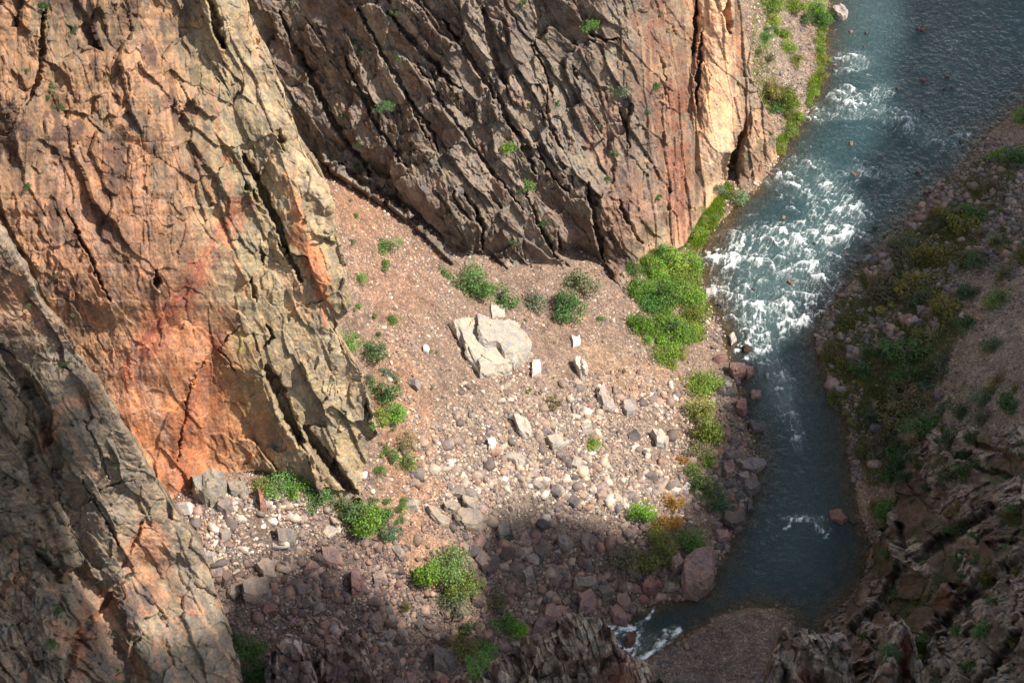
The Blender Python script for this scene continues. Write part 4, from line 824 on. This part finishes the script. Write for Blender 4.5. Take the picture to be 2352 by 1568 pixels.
# small stones in the water
SR = [(1955,74),(1990,78),(2120,68),(2110,66),(2052,262),(1932,140),(1918,150),(1914,160),(1985,108),(2176,176),(2120,185),(2168,205),(2190,203),(2120,255),(1968,398),(1960,400),(1866,680),(1800,500),(2010,522),(2035,540),(2060,530),(1990,560),(2130,440),(2110,395),(2140,462),(2150,450),(1975,600),(1945,585),(1970,545),(1900,670),(1880,700),(1655,700),(1640,730),(1990,490),(2062,205),(1890,780),(1898,650),(1950,620),(1768,400),(1850,345),(1955,330),(2185,300),(2210,330),(1815,650),(1870,560),(1905,500),(1730,665)]
for (x, y) in SR:
    p = at(x, y, 0); s = random.uniform(.7, 1.7)
    put_boulder(p+[0, 0, .12], (s*1.4, s, s*.6), random.uniform(0, 3), random.choice([C(140,96,76), C(84,78,80), C(104,90,84), C(150,112,94)]), 'small stone breaking the surface of the river rapids', (0, random.uniform(-.2, .2)), name='river_stone', group='small stones breaking the river surface', cat='stone')
# talus stones carried as a shoreline line of bigger blocks
LB = [(1640,800),(1655,825),(1668,880),(1652,900),(1675,905),(1660,945),(1680,965),(1700,985),(1665,1000),(1690,1015),(1710,1025),(1650,1040),(1690,1045),(1700,1140),(1680,1150),(1660,1120),(1640,1160),(1690,1212),(1650,1260),(1622,1250),(1640,1205),(1520,1320),(1500,1300),(1530,1345),(1460,1350),(1435,1345),(1390,1360),(1480,1375),(1380,1330),(1460,1310),(1310,1420),(1280,1440),(1240,1440),(1180,1460),(1300,1385),(1260,1370),(1215,1385),(940,1560),(1010,1560),(900,1500),(860,1440),(780,1410),(700,1390),(680,1430),(720,1300),(660,1290),(900,1420),(960,1430),(620,1400),(590,1420),(1350,1300),(1410,1270),(1240,1280),(1180,1260),(1130,1290),(1100,1250),(1440,1230),(1500,1240)]
for i, (x, y) in enumerate(LB):
    s = random.uniform(1.8, 3.6); p = ghit(x, y); shore = x > 1440
    put_boulder(p+[0, 0, s*.1], (s*random.uniform(1, 1.5), s*random.uniform(.8, 1.1), s*random.uniform(.6, .85)), random.uniform(0, 6.3), random.choice([C(150,112,100), C(120,106,98), C(100,90,88), C(140,118,104), C(150,98,84)]),
        'angular boulder among others along the shaded left shore' if shore else 'angular boulder among others in the shaded lower rubble', (random.uniform(-.35, .35), random.uniform(-.35, .35)), group='boulders along the left shore' if shore else 'boulders of the lower rubble')

# ------------------------------------------------------------------ plants
def crown_mesh(seed, n=900, flat=.8, clumps=9, leaf=.085, loose=.0):
    r = np.random.default_rng(seed); c = r.normal(0, 1, (clumps, 3)); c /= np.linalg.norm(c, axis=1, keepdims=True); c *= r.uniform(.12, .44, (clumps, 1)); c[:, 2] = np.abs(c[:, 2])*flat+.12
    rad = r.uniform(.05, .2, clumps); wgt = rad**2/sum(rad**2); k = r.choice(clumps, n, p=wgt)
    d = r.normal(0, 1, (n, 3)); d /= np.linalg.norm(d, axis=1, keepdims=True); q = c[k]+d*(rad[k]*(r.uniform(.35, 1., n)**.5+loose*np.abs(r.normal(0, .5, n))))[:, None]*[1, 1, flat]
    q[:, 2] = np.maximum(q[:, 2], .02)
    a = r.normal(0, 1, (n, 3)); a /= np.linalg.norm(a, axis=1, keepdims=True); b = np.cross(a, d+r.normal(0, .5, (n, 3))); b /= np.linalg.norm(b, axis=1, keepdims=True)+1e-9
    l = leaf*r.uniform(.5, 1.2, (n, 1)); V = np.stack([q-a*l*.5, q+b*l*.35, q+a*l*.5, q-b*l*.35], 1).reshape(-1, 3)
    F = np.arange(4*n).reshape(n, 4); tone = np.clip((.82+.3*(r.random(clumps)[k]-.5)+.45*(r.random(n)-.5)), .3, 1.3)
    hue = r.uniform(-.1, .14, n)+(r.random(n) < .12)*.45; col = np.stack([tone*(1+hue), tone, tone*(1-hue)], 1); col = np.repeat(col, 4, 0)
    return V, F, col
def crown_data(seed, **k):
    V, F, c = crown_mesh(seed, **k); o = mesh_np('crown', V, F, M_leaf, c, smooth=False); me = o.data; bpy.data.objects.remove(o); return me
CR = [crown_data(s, n=2200, clumps=22, leaf=.055, loose=.75) for s in range(5)]              # trees
CB = [crown_data(s+20, n=1000, clumps=15, flat=.75, leaf=.066, loose=.9) for s in range(5)]      # bushes
CSM = [crown_data(s+40, n=340, clumps=6, flat=.7, leaf=.11, loose=.6) for s in range(4)]  # low shrubs
def tube(bm, pts, r0, r1, k=5):
    rings = []
    for i, p in enumerate(pts):
        r = r0+(r1-r0)*i/(len(pts)-1); d = (pts[min(i+1, len(pts)-1)]-pts[max(i-1, 0)]).normalized(); a = d.orthogonal().normalized(); b = d.cross(a)
        rings.append([bm.verts.new(p+(a*math.cos(6.283*j/k)+b*math.sin(6.283*j/k))*r) for j in range(k)])
    for A, B in zip(rings, rings[1:]):
        for j in range(k): bm.faces.new((A[j], A[(j+1) % k], B[(j+1) % k], B[j]))
def trunk_data(seed):
    r = random.Random(seed); bm = bmesh.new()
    m = Vector((r.uniform(-.04, .04), r.uniform(-.04, .04), .32)); tube(bm, [Vector((0, 0, -.12)), Vector((0, 0, .1)), m], .028, .018)
    for i in range(6):
        a = r.uniform(0, 6.28); e = m+Vector((math.cos(a)*.26, math.sin(a)*.26, r.uniform(.05, .25))); tube(bm, [m*r.uniform(.4, 1), (m+e)/2+Vector((0, 0, .04)), e], .014, .004, 4)
    me = bpy.data.meshes.new('trunk'); bm.to_mesh(me); bm.free(); me.materials.append(M_bark); return me
TR = [trunk_data(i) for i in range(3)]
def bare_data(seed, n=26):
    r = random.Random(seed); bm = bmesh.new()
    for i in range(n):
        a = r.uniform(0, 6.28); p = Vector((0, 0, 0)); pts = [p.copy()]; d = Vector((math.cos(a), math.sin(a), r.uniform(.15, 1.1))).normalized()
        for k in range(4):
            p = p+d*.13; d = (d+Vector((r.uniform(-.35, .35), r.uniform(-.35, .35), r.uniform(-.25, .2)))).normalized(); pts.append(p.copy())
            if k == 1:
                e = p+(d+Vector((r.uniform(-.8, .8), r.uniform(-.8, .8), .1))).normalized()*.2; tube(bm, [p.copy(), e], .006, .003, 3)
        tube(bm, pts, .011, .003, 3)
    me = bpy.data.meshes.new('branches'); bm.to_mesh(me); bm.free(); me.materials.append(M_twig); return me
BR = [bare_data(i) for i in range(3)]
YG, BG, MG, DG, SG, OG, OC, GG = np.array([.165,.27,.045]), np.array([.13,.27,.035]), np.array([.085,.19,.045]), np.array([.05,.115,.035]), np.array([.12,.19,.10]), np.array([.15,.18,.045]), np.array([.36,.24,.06]), np.array([.14,.15,.075])
def plant(px, py, wpx, color, kind, label, group=None, lift=1.0, bare=False):
    p = hit(px, py); sc = max(wpx*np.linalg.norm(p-CP)/1176*TH*1.5, .8)
    cls, name, cat = {'t': (CR, 'tree', 'tree'), 'b': (CB, 'bush', 'bush'), 's': (CSM, 'shrub', 'shrub')}[kind]
    p = p+np.array([0, -.3*sc, 0])
    root = bpy.data.objects.new(name, None); COL.objects.link(root); root.location = p-np.array([0, 0, .1]); root.rotation_euler = (0, 0, random.uniform(0, 6.28))
    hh = {'t': 1.35, 'b': 1.0, 's': .75}[kind]*lift*random.uniform(.85, 1.15); root.scale = (sc, sc, sc*hh); root.empty_display_size = .3
    c = bpy.data.objects.new('crown', random.choice(cls)); COL.objects.link(c); c.parent = root
    j = np.array([random.uniform(.85, 1.15), random.uniform(.9, 1.1), random.uniform(.85, 1.15)]); c.color = (*[float(v) for v in np.clip((color*j*1.65)*np.array([1.1, .97, 1.05])+.012, 0, .6)], 1)
    if kind != 's':
        t = bpy.data.objects.new('trunk', random.choice(TR)); COL.objects.link(t); t.parent = root
    return tag(root, label, cat, group)
def bare(px, py, wpx, label, group=None):
    p = hit(px, py); sc = wpx*np.linalg.norm(p-CP)/1176*TH
    o = bpy.data.objects.new('dry_bush', random.choice(BR)); COL.objects.link(o); o.location = p; o.scale = (sc, sc, sc*.8); o.rotation_euler = (0, 0, random.uniform(0, 6)); return tag(o, label, 'dry bush', group)

# single, recognisable plants
ONE = [
 (1477,1165,44,BG*1.25,'t','bright green tree alone at the lower right edge of the sunlit rubble'),
 (1362,1000,34,YG,'b','small vivid yellow green bush in the middle of the white rubble'),
 (1605,870,46,BG*1.2,'t','darker green tree, left of the pair above the pink shore boulders'),(1628,865,44,YG*1.1,'t','vivid lime tree, right of the pair above the pink shore boulders'),
 (985,1305,60,BG,'t','pale green tree, left of the clump in the low talus'),(1040,1275,62,np.array([.17,.26,.09]),'t','tall grey green tree in the middle of the low talus clump'),(1062,1325,60,YG*.8,'t','yellow green tree at the right of the low talus clump'),(1045,1365,50,SG,'b','grey green bush under the low talus clump'),
 (1195,1432,44,BG*.9,'t','round bright green tree near the flat pink boulder'),(1162,1410,44,MG,'b','dull green bush left of the round bright tree'),(1150,1362,40,GG*.8,'b','olive brown bush above the dull green bush'),
 (1060,1478,50,OG,'t','olive tree, left of the trees by the dark cubic boulder'),(1108,1478,52,MG,'t','green tree, right of the trees by the dark cubic boulder'),(1092,1520,46,MG,'t','lowest green tree beside the dark cubic boulder'),(1078,1432,30,DG,'t','slim dark tree above the olive tree'),
 (578,1470,50,MG,'t','dark green tree at the foot of the grey spur'),(590,1520,60,DG,'b','dark bush below the tree at the foot of the spur'),(545,1455,24,DG,'b','small dark bush tucked under the spur edge'),
 (893,880,56,DG*1.2,'b','large dark green bush in the gully strip'),(868,795,46,DG*1.25,'b','dark round bush left of the huge slab'),(802,772,56,MG*1.2,'b','green bush at the foot of the buttress by the notch'),(888,556,46,MG*1.2,'b','green bush high in the gully'),(825,630,26,BG,'b','bright bush against the arete in the gully'),
 (905,935,50,BG,'b','bright green bush below the large dark one'),(885,945,36,YG,'b','lime bush in the gully strip'),(942,1050,40,YG*.8,'b','yellow green bush on the orange gravel'),(930,1000,44,GG*1.2,'b','brownish grey bush above the yellow green bush'),
 (848,1185,70,BG,'t','bright green spreading tree below the buttress nose'),(830,1160,56,MG,'b','green bush left of the spreading tree'),(880,1165,40,MG*1.1,'b','upright green bush right of the spreading tree'),(800,1145,60,DG*1.5,'b','dark green bush under the buttress nose'),(893,1215,40,SG*.9,'b','grey green bush below the spreading tree'),
 (640,1095,60,MG*1.15,'b','low green bush on the ledge under the buttress'),(600,1095,44,OG,'b','olive bush at the foot of the orange face'),(680,1110,46,BG,'b','bright bush on the ledge under the buttress'),(740,1130,50,MG,'b','green bush at the foot of the buttress ledge'),
 (1090,643,72,MG*1.1,'t','green tree under the back wall, left of the row'),(1135,648,72,BG*.85,'t','bright tree under the back wall, middle of the row'),(1160,673,52,MG,'b','green bush under the back wall, right of the row'),(1062,633,46,DG*1.3,'b','dark bush at the left end of the row under the wall'),(1022,620,30,MG,'b','small green bush at the mouth of the wall crack'),
 (1222,678,52,SG,'b','thin grey green bush under the wall centre'),(1300,698,57,DG*1.3,'t','dark slender tree standing out in front of the wall'),(1330,638,65,SG*1.05,'b','pale green bush at the wall foot'),(1370,658,70,SG,'b','wide pale green bush at the wall foot'),(1300,676,39,MG,'b','small bush above the dark slender tree'),
 (1545,1140,40,OC,'b','golden orange bush, upper one by the lower shore'),(1515,1185,44,OC*.8,'b','golden brown bush, middle one by the lower shore'),(1550,1190,34,OC*.75,'b','golden brown bush, right one by the lower shore'),(1525,1225,54,OG,'t','olive green tree below the golden bushes'),(1590,1225,48,MG*1.1,'t','dark green tree near the river below the golden bushes'),
 (1445,1262,60,GG,'b','brownish olive bush at the shadow edge'),(1490,1262,54,OG*.9,'b','olive bush right of the brownish one'),(1530,1262,46,OG,'b','olive bush near the biggest riverside boulder'),(1548,1330,24,OG,'b','small yellow green bush between the shore boulders'),(1475,1280,44,OG*.8,'b','low olive bush under its neighbours at the shadow edge'),
 (1612,935,56,np.array([.2,.28,.08]),'t','pale green tree on the left shore, upper one'),(1625,985,60,YG*.8,'t','yellow green tree on the left shore'),(1600,1015,50,GG*1.2,'b','brownish bush left of the yellow green shore tree'),(1635,1040,40,BG,'b','bright bush on the left shore'),(1620,1100,60,DG*1.3,'b','dark grey green bush on the left shore'),(1640,1140,50,DG,'b','dark bush by the rugged dark boulder'),(1590,1070,36,YG*.8,'b','small yellow bush on the left shore'),(1560,1045,28,OC*.7,'s','small dry yellow shrub at the rubble edge'),
 (2030,1160,60,MG*.95,'t','green tree on the right bank beside the craggy slope'),(2000,1150,30,OG*.8,'b','olive bush left of the right bank tree'),
 (1460,640,44,BG,'b','bright green bush where the wall foot meets the shore trees'),(1212,420,34,MG*1.1,'b','green bush on a ledge of the back wall'),(1172,335,30,BG,'b','bright bush on a ledge high on the back wall'),(890,237,30,DG*1.6,'b','dark bush on the left part of the back wall'),(1355,47,34,MG,'b','bush on a ledge near the top of the back wall'),(1425,200,32,SG*.8,'b','grey green bush right of centre on the back wall'),
 (1280,905,24,GG*1.1,'s','small olive shrub in the fan below the huge slab'),(1215,890,22,OG,'s','small yellowish shrub under the cream block'),(1270,915,30,GG,'s','grey thin shrub near the fan centre'),(1165,1222,20,BG*.8,'s','tiny green shrub below the overlapping slabs'),
 (2350,260,50,MG,'b','dark green bush at the right edge by the upper river'),(2285,345,36,BG*.9,'b','green bush on the upper right shore'),(2340,350,60,DG*1.1,'b','dark bush at the right edge'),
 (1695,445,40,SG*1.2,'b','pale green bush at the foot of the pillar'),
 (930,1388,22,OG*.6,'b','small round dark bush in the shaded talus'),
]
for (x, y, w_, c, k, lab) in ONE: plant(x, y+w_*.15, w_, c, k, lab)
# belts of shore trees: each one a tree of its own
def belt(lst, label, group):
    for (x, y, w_, c, k) in lst:
        q = c[1]/c[0]; hue = 'golden' if q < .8 else 'olive' if q < 1.3 else 'yellow green' if q < 1.7 else 'green'
        plant(x+random.uniform(-9, 9), y+w_*.12+random.uniform(-8, 8), w_*random.uniform(.6, 1.15), c*random.uniform(.8, 1.25), k, hue+{'t': ' tree ', 'b': ' bush ', 's': ' low shrub '}[k]+label, group)
belt([(1462,605,46,MG,'t'),(1500,605,46,BG,'t'),(1540,600,48,YG,'t'),(1575,580,40,YG,'b'),(1520,655,50,BG,'t'),(1570,660,46,YG,'t'),(1480,735,44,BG,'t'),(1550,735,52,YG*.9,'t'),(1600,720,34,YG,'b'),(1540,780,50,BG,'t'),(1500,680,50,MG,'t'),(1580,625,44,BG,'t'),(1450,655,40,MG,'b'),(1480,590,50,BG,'t'),(1510,585,50,MG,'t'),(1540,580,46,BG,'t'),(1490,625,50,BG*.9,'t'),(1530,620,56,BG,'t'),(1570,600,44,YG,'t'),(1560,640,50,YG*.9,'t'),(1470,665,46,BG,'t'),(1510,665,56,MG,'t'),(1550,680,50,BG,'t'),(1590,680,44,YG,'t'),(1490,700,46,MG*1.1,'t'),
      (1530,715,56,BG*.9,'t'),(1575,720,50,YG*.9,'t'),(1600,745,40,YG,'t'),(1505,740,46,BG,'t'),(1545,760,56,MG*1.1,'t'),(1585,770,46,YG*.8,'t'),(1520,785,44,BG,'t'),(1560,800,40,YG,'t'),(1530,810,40,YG,'t'),(1548,835,26,YG,'b'),(1490,770,36,BG,'b'),(1580,640,40,YG,'t'),(1605,700,34,YG*.9,'b')],
     'in the dense belt between wall foot and left shore', 'trees of the left shore belt')
belt([(1600,520,30,YG,'b'),(1620,505,30,YG,'b'),(1640,485,28,YG,'b'),(1655,462,26,OG,'b'),(1665,440,24,OG,'b'),(1590,540,30,YG,'b'),(1650,435,26,SG,'b')], 'on the narrow ledge between wall and water', 'lime bushes at the foot of the wall')
belt([(1790,15,36,YG,'t'),(1830,10,40,YG,'t'),(1870,20,40,BG,'t'),(1885,45,36,MG,'t'),(1780,45,34,YG,'t'),(1800,75,34,YG*.9,'t'),(1770,85,30,MG,'b'),(1805,105,40,YG,'t'),(1790,75,30,BG,'b'),(1830,125,30,YG*.9,'b'),(1780,200,40,OG*1.1,'t'),(1800,215,40,YG*.8,'t'),(1815,235,40,YG*.8,'t'),(1790,240,36,MG,'b'),(1830,262,36,YG,'b'),(1800,262,30,OG,'b'),(1875,85,26,YG,'b'),(1888,130,22,OG*1.2,'b'),(1885,170,22,OG*1.2,'b'),(1875,200,22,YG,'b'),(1862,235,22,YG,'b'),(1815,310,24,YG,'b'),(1800,330,22,YG*.9,'b'),(1760,60,26,MG,'b'),(1750,120,24,GG,'b'),(1765,140,26,GG,'b'),(1890,105,20,YG,'b'),(1845,40,24,MG,'b')],
     'on the scree bank left of the upper river', 'plants of the upper left bank')
RB = []
rr = random.Random(5)
def fill(n, poly, wlo, whi, cols, kinds):
    poly = np.array(poly, float); k = 0
    while k < n:
        x = rr.uniform(poly[:, 0].min(), poly[:, 0].max()); y = rr.uniform(poly[:, 1].min(), poly[:, 1].max())
        if inside(np.array([x]), np.array([y]), poly)[0]: RB.append((x, y, rr.uniform(wlo, whi), rr.choice(cols)*rr.uniform(.7, 1.05), rr.choice(kinds))); k += 1
fill(46, [(2170,440),(2352,380),(2352,620),(2250,640),(2130,760),(2040,740),(1980,640),(2050,580)], 24, 54, [OG*.8, GG*.8, GG, OG*.9, SG*.7], ['b','b','s'])
fill(48, [(1990,760),(2120,780),(2200,840),(2352,860),(2352,960),(2140,980),(2040,1080),(1990,1100),(1950,900)], 26, 58, [DG, GG*.9, GG*.7, SG*.6, OG*.7], ['b','b','s'])
fill(22, [(1885,740),(1960,700),(1990,900),(1960,960),(1900,860)], 22, 40, [OG*.8, GG, OG*.6], ['b','s'])
fill(26, [(2040,1010),(2180,980),(2352,1000),(2352,1100),(2150,1100),(2060,1180)], 24, 50, [DG, GG*.8, MG*.6], ['b','s'])
for (x, y, w_, c) in [(2230,590,60,DG*1.1),(2295,665,54,MG*.8),(2080,800,80,DG*1.1),(2060,840,70,MG*.7),(2210,740,60,DG*.9),(2280,790,46,SG*.5),(2250,480,56,MG*.8),(2200,500,60,OG*.8),(2130,570,70,OG*.8),(2100,640,80,OG*.75),(2160,700,70,OG*.7),(2120,950,70,DG),(2180,1000,60,DG*.9),(2040,950,60,GG*.8)]: RB.append((x, y, w_, c, 'b'))
belt([(x, y, w_, c, k) for x, y, w_, c, k in RB], 'in the scrub covering the shaded right bank', 'scrub of the right bank')
RB = []; fill(62, [(2060,1180),(2200,1100),(2352,1110),(2352,1568),(2000,1568),(1930,1480),(2000,1380),(2030,1260)], 20, 52, [DG, GG*.8, MG*.6, DG*1.2, OG*.5], ['b','s'])
belt(RB, 'growing between crags of the lower right slope', 'bushes on the craggy slope')
RB = []; fill(46, [(770,430),(850,480),(880,560),(920,700),(900,850),(940,1000),(930,1200),(860,1230),(860,1000),(850,850),(820,700),(810,560)], 12, 34, [MG*1.2, SG, BG*.8], ['s','b','s'])
belt(RB, 'on the orange gravel of the gully strip', 'small shrubs of the gully strip')
RB = []; fill(26, [(1000,700),(1450,680),(1600,900),(1550,1100),(1150,1000),(950,950)], 8, 18, [GG*1.2, MG, OG], ['s'])
belt(RB, 'dotting the sunlit talus', 'tiny shrubs of the talus')
RB = []; fill(40, [(620,0),(1560,0),(1560,480),(1250,600),(1050,560),(800,350)], 10, 26, [DG, SG*.6, MG*.6], ['s'])
belt(RB, 'clinging to ledges of the back wall', 'shrubs on the back wall')
RB = []; fill(30, [(0,0),(200,0),(100,400),(250,900),(400,1250),(300,1568),(0,1568)], 10, 24, [DG*.9, DG, SG*.5], ['s'])
belt(RB, 'clinging to the dark rock at far left', 'shrubs on the left cliffs')
# dry bushes
for (x, y, w_, lab) in [(1008,1400,80,'spreading bare branches under the low talus clump'),(1655,935,60,'bare reddish twigs beside the pale shore tree'),(1450,1172,60,'bleached bare branches left of the lone bright tree'),(1262,690,50,'bare grey brush at the wall foot'),(1590,1262,50,'grey bare twigs left of the biggest shore boulder'),
    (2150,770,70,'grey dead brush on the right bank slope'),(2250,860,60,'dead brush under the orange soil slope'),(840,1235,60,'bare twigs below the spreading tree'),(735,1165,50,'pale bare twigs on the upper rubble'),(1380,672,60,'dry brush in front of the pale green bushes'),(2180,930,60,'dead branches amid the darkest scrub'),(1510,1150,30,'thin dry twigs by the golden bush')]:
    bare(x, y, w_, lab)

# lime grass belt at the wall foot and on the shore (uncountable)
gp = []
for (x, y, rx, ry, n) in [(1615,510,30,34,900),(1640,478,22,24,700),(1600,545,22,20,500),(1570,600,60,60,900),(1600,700,30,90,800),(1888,140,14,120,900),(1870,220,18,50,500),(1830,290,24,30,500),(1800,340,18,30,400),(2080,620,110,80,3200),(2160,560,90,60,2000),(2060,850,70,110,2200),(2130,760,70,80,1600),(2280,420,60,60,900),(2010,1000,40,120,900),(1960,740,60,60,900),(1925,830,30,70,700),(2030,760,80,80,900),(2200,480,80,80,900),(1980,900,40,120,700),(1750,150,30,160,500),(1665,440,16,20,300)]:
    for _ in range(n):
        a = rr.uniform(0, 6.283); q = rr.random()**.5; gp.append((x+math.cos(a)*rx*q, y+math.sin(a)*ry*q))
gp = np.array(gp); zz = np.full(len(gp), 3.)
for _ in range(40): pz = at(gp[:, 0], gp[:, 1], zz); zz = zz*.6+.4*gz_at(pz[:, 0], pz[:, 1])
pz = at(gp[:, 0], gp[:, 1], zz); okk = zz > .05; pz = pz[okk]; gq = gp[okk]
nb = 5; base_ = np.repeat(pz, nb, 0)+np.c_[rng.normal(0, .5, (len(pz)*nb, 2)), np.zeros(len(pz)*nb)]
th = rng.uniform(0, 6.283, len(base_)); hg = rng.uniform(.35, 1.0, len(base_)); dx = np.c_[np.cos(th), np.sin(th), 0*th]*.13
tip = base_+np.c_[rng.normal(0, .25, (len(base_), 2)), hg]
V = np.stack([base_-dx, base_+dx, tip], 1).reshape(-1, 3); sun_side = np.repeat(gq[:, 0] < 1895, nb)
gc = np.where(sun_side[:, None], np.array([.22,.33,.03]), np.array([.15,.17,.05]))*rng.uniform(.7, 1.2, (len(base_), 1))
M_grass = leaf_mat('grass_blades', .3)
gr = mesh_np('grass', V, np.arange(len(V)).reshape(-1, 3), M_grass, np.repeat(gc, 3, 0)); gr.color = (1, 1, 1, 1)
tag(gr, 'lime and olive grass growing along both shores', 'grass', kind='stuff')

# ------------------------------------------------------------------ unseen slab added far above, outlined to cast the shade over river and right bank
def shade_caster(edge, far, label, seed):
    """edge: picture points (x, y, z) on the ground where its shadow ends"""
    e = np.array(edge+far, float); P = at(e[:, 0], e[:, 1], e[:, 2]); 
    P = P+L*(980.-P@L)[:, None]      # one plane square to the sunlight
    ea = np.array([-math.sin(SUN_AZ), math.cos(SUN_AZ), 0]); eb = np.cross(L, ea); o0 = L*980.
    poly = np.stack([P@ea, P@eb], 1); q = 1.5
    ga, gb = np.meshgrid(np.arange(poly[:, 0].min()-9, poly[:, 0].max()+9, q), np.arange(poly[:, 1].min()-9, poly[:, 1].max()+9, q), indexing='ij')
    ja = ga+fbm(ga/7., gb/7., seed, 4)*2.6; jb = gb+fbm(ga/7., gb/7., seed+5, 4)*2.6
    ins = inside(ja, jb, poly); d, _, _ = seg_dist(ja, jb, np.vstack([poly, poly[:1]]))
    th = np.where(ins, 2+9*np.sqrt(np.clip(d, 0, 30)/6.)*(1+.5*fbm(ga/9., gb/9., seed+9, 4)), 0)
    base3 = ga[..., None]*ea+gb[..., None]*eb+o0
    cell = ins[:-1, :-1] | ins[1:, :-1] | ins[1:, 1:] | ins[:-1, 1:]; F = gridF(*ga.shape)[cell.ravel()]
    Vc = np.vstack([(base3-L*(th*.35)[..., None]).reshape(-1, 3), (base3+L*(th+.5)[..., None]).reshape(-1, 3)]); F = np.vstack([F, F[:, ::-1]+ga.size])
    us, inv = np.unique(F, return_inverse=True); Vc = Vc[us]; F = inv.reshape(F.shape)
    m, t, p, N = nodes('caster_white'); p.inputs['Base Color'].default_value = (.85, .86, .88, 1); p.inputs['Roughness'].default_value = 1
    nz = N('TexNoise'); nz.inputs['Scale'].default_value = .05; b = N('Bump'); b.inputs['Distance'].default_value = 10; t.links.new(nz.outputs[0], b.inputs['Height']); t.links.new(b.outputs[0], p.inputs['Normal'])
    return tag(mesh_np('shade_caster', Vc, F, m, smooth=True), label, kind='structure')
shade_caster([(2075,-120,0),(2075,60,0),(2060,200,0),(2020,330,0),(1960,420,0),(1990,480,0),(1960,560,0),(1880,640,0),(1830,760,0),(1740,830,1),(1690,850,2),(1665,930,3),(1640,1010,3),(1600,1080,4),(1575,1180,5),(1480,1215,7),(1380,1185,11),(1290,1150,15),(1190,1155,19),(1120,1210,21),(1100,1290,18),(1100,1430,14),(980,1450,18),(880,1380,24),(760,1300,32),(600,1320,37),(540,1370,42),(440,1480,50),(380,1490,54),(300,1500,58),(250,1420,63),(230,1330,68),(170,1150,85),(130,1000,96),(60,900,113),(-20,800,135),(-120,700,150)],
      [(-300,900,160),(-400,2000,150),(600,2150,40),(1500,2200,0),(2600,2100,0),(3000,900,0),(2900,-300,0)], 'unseen slab added to cast the shade over the river and right bank', 31)
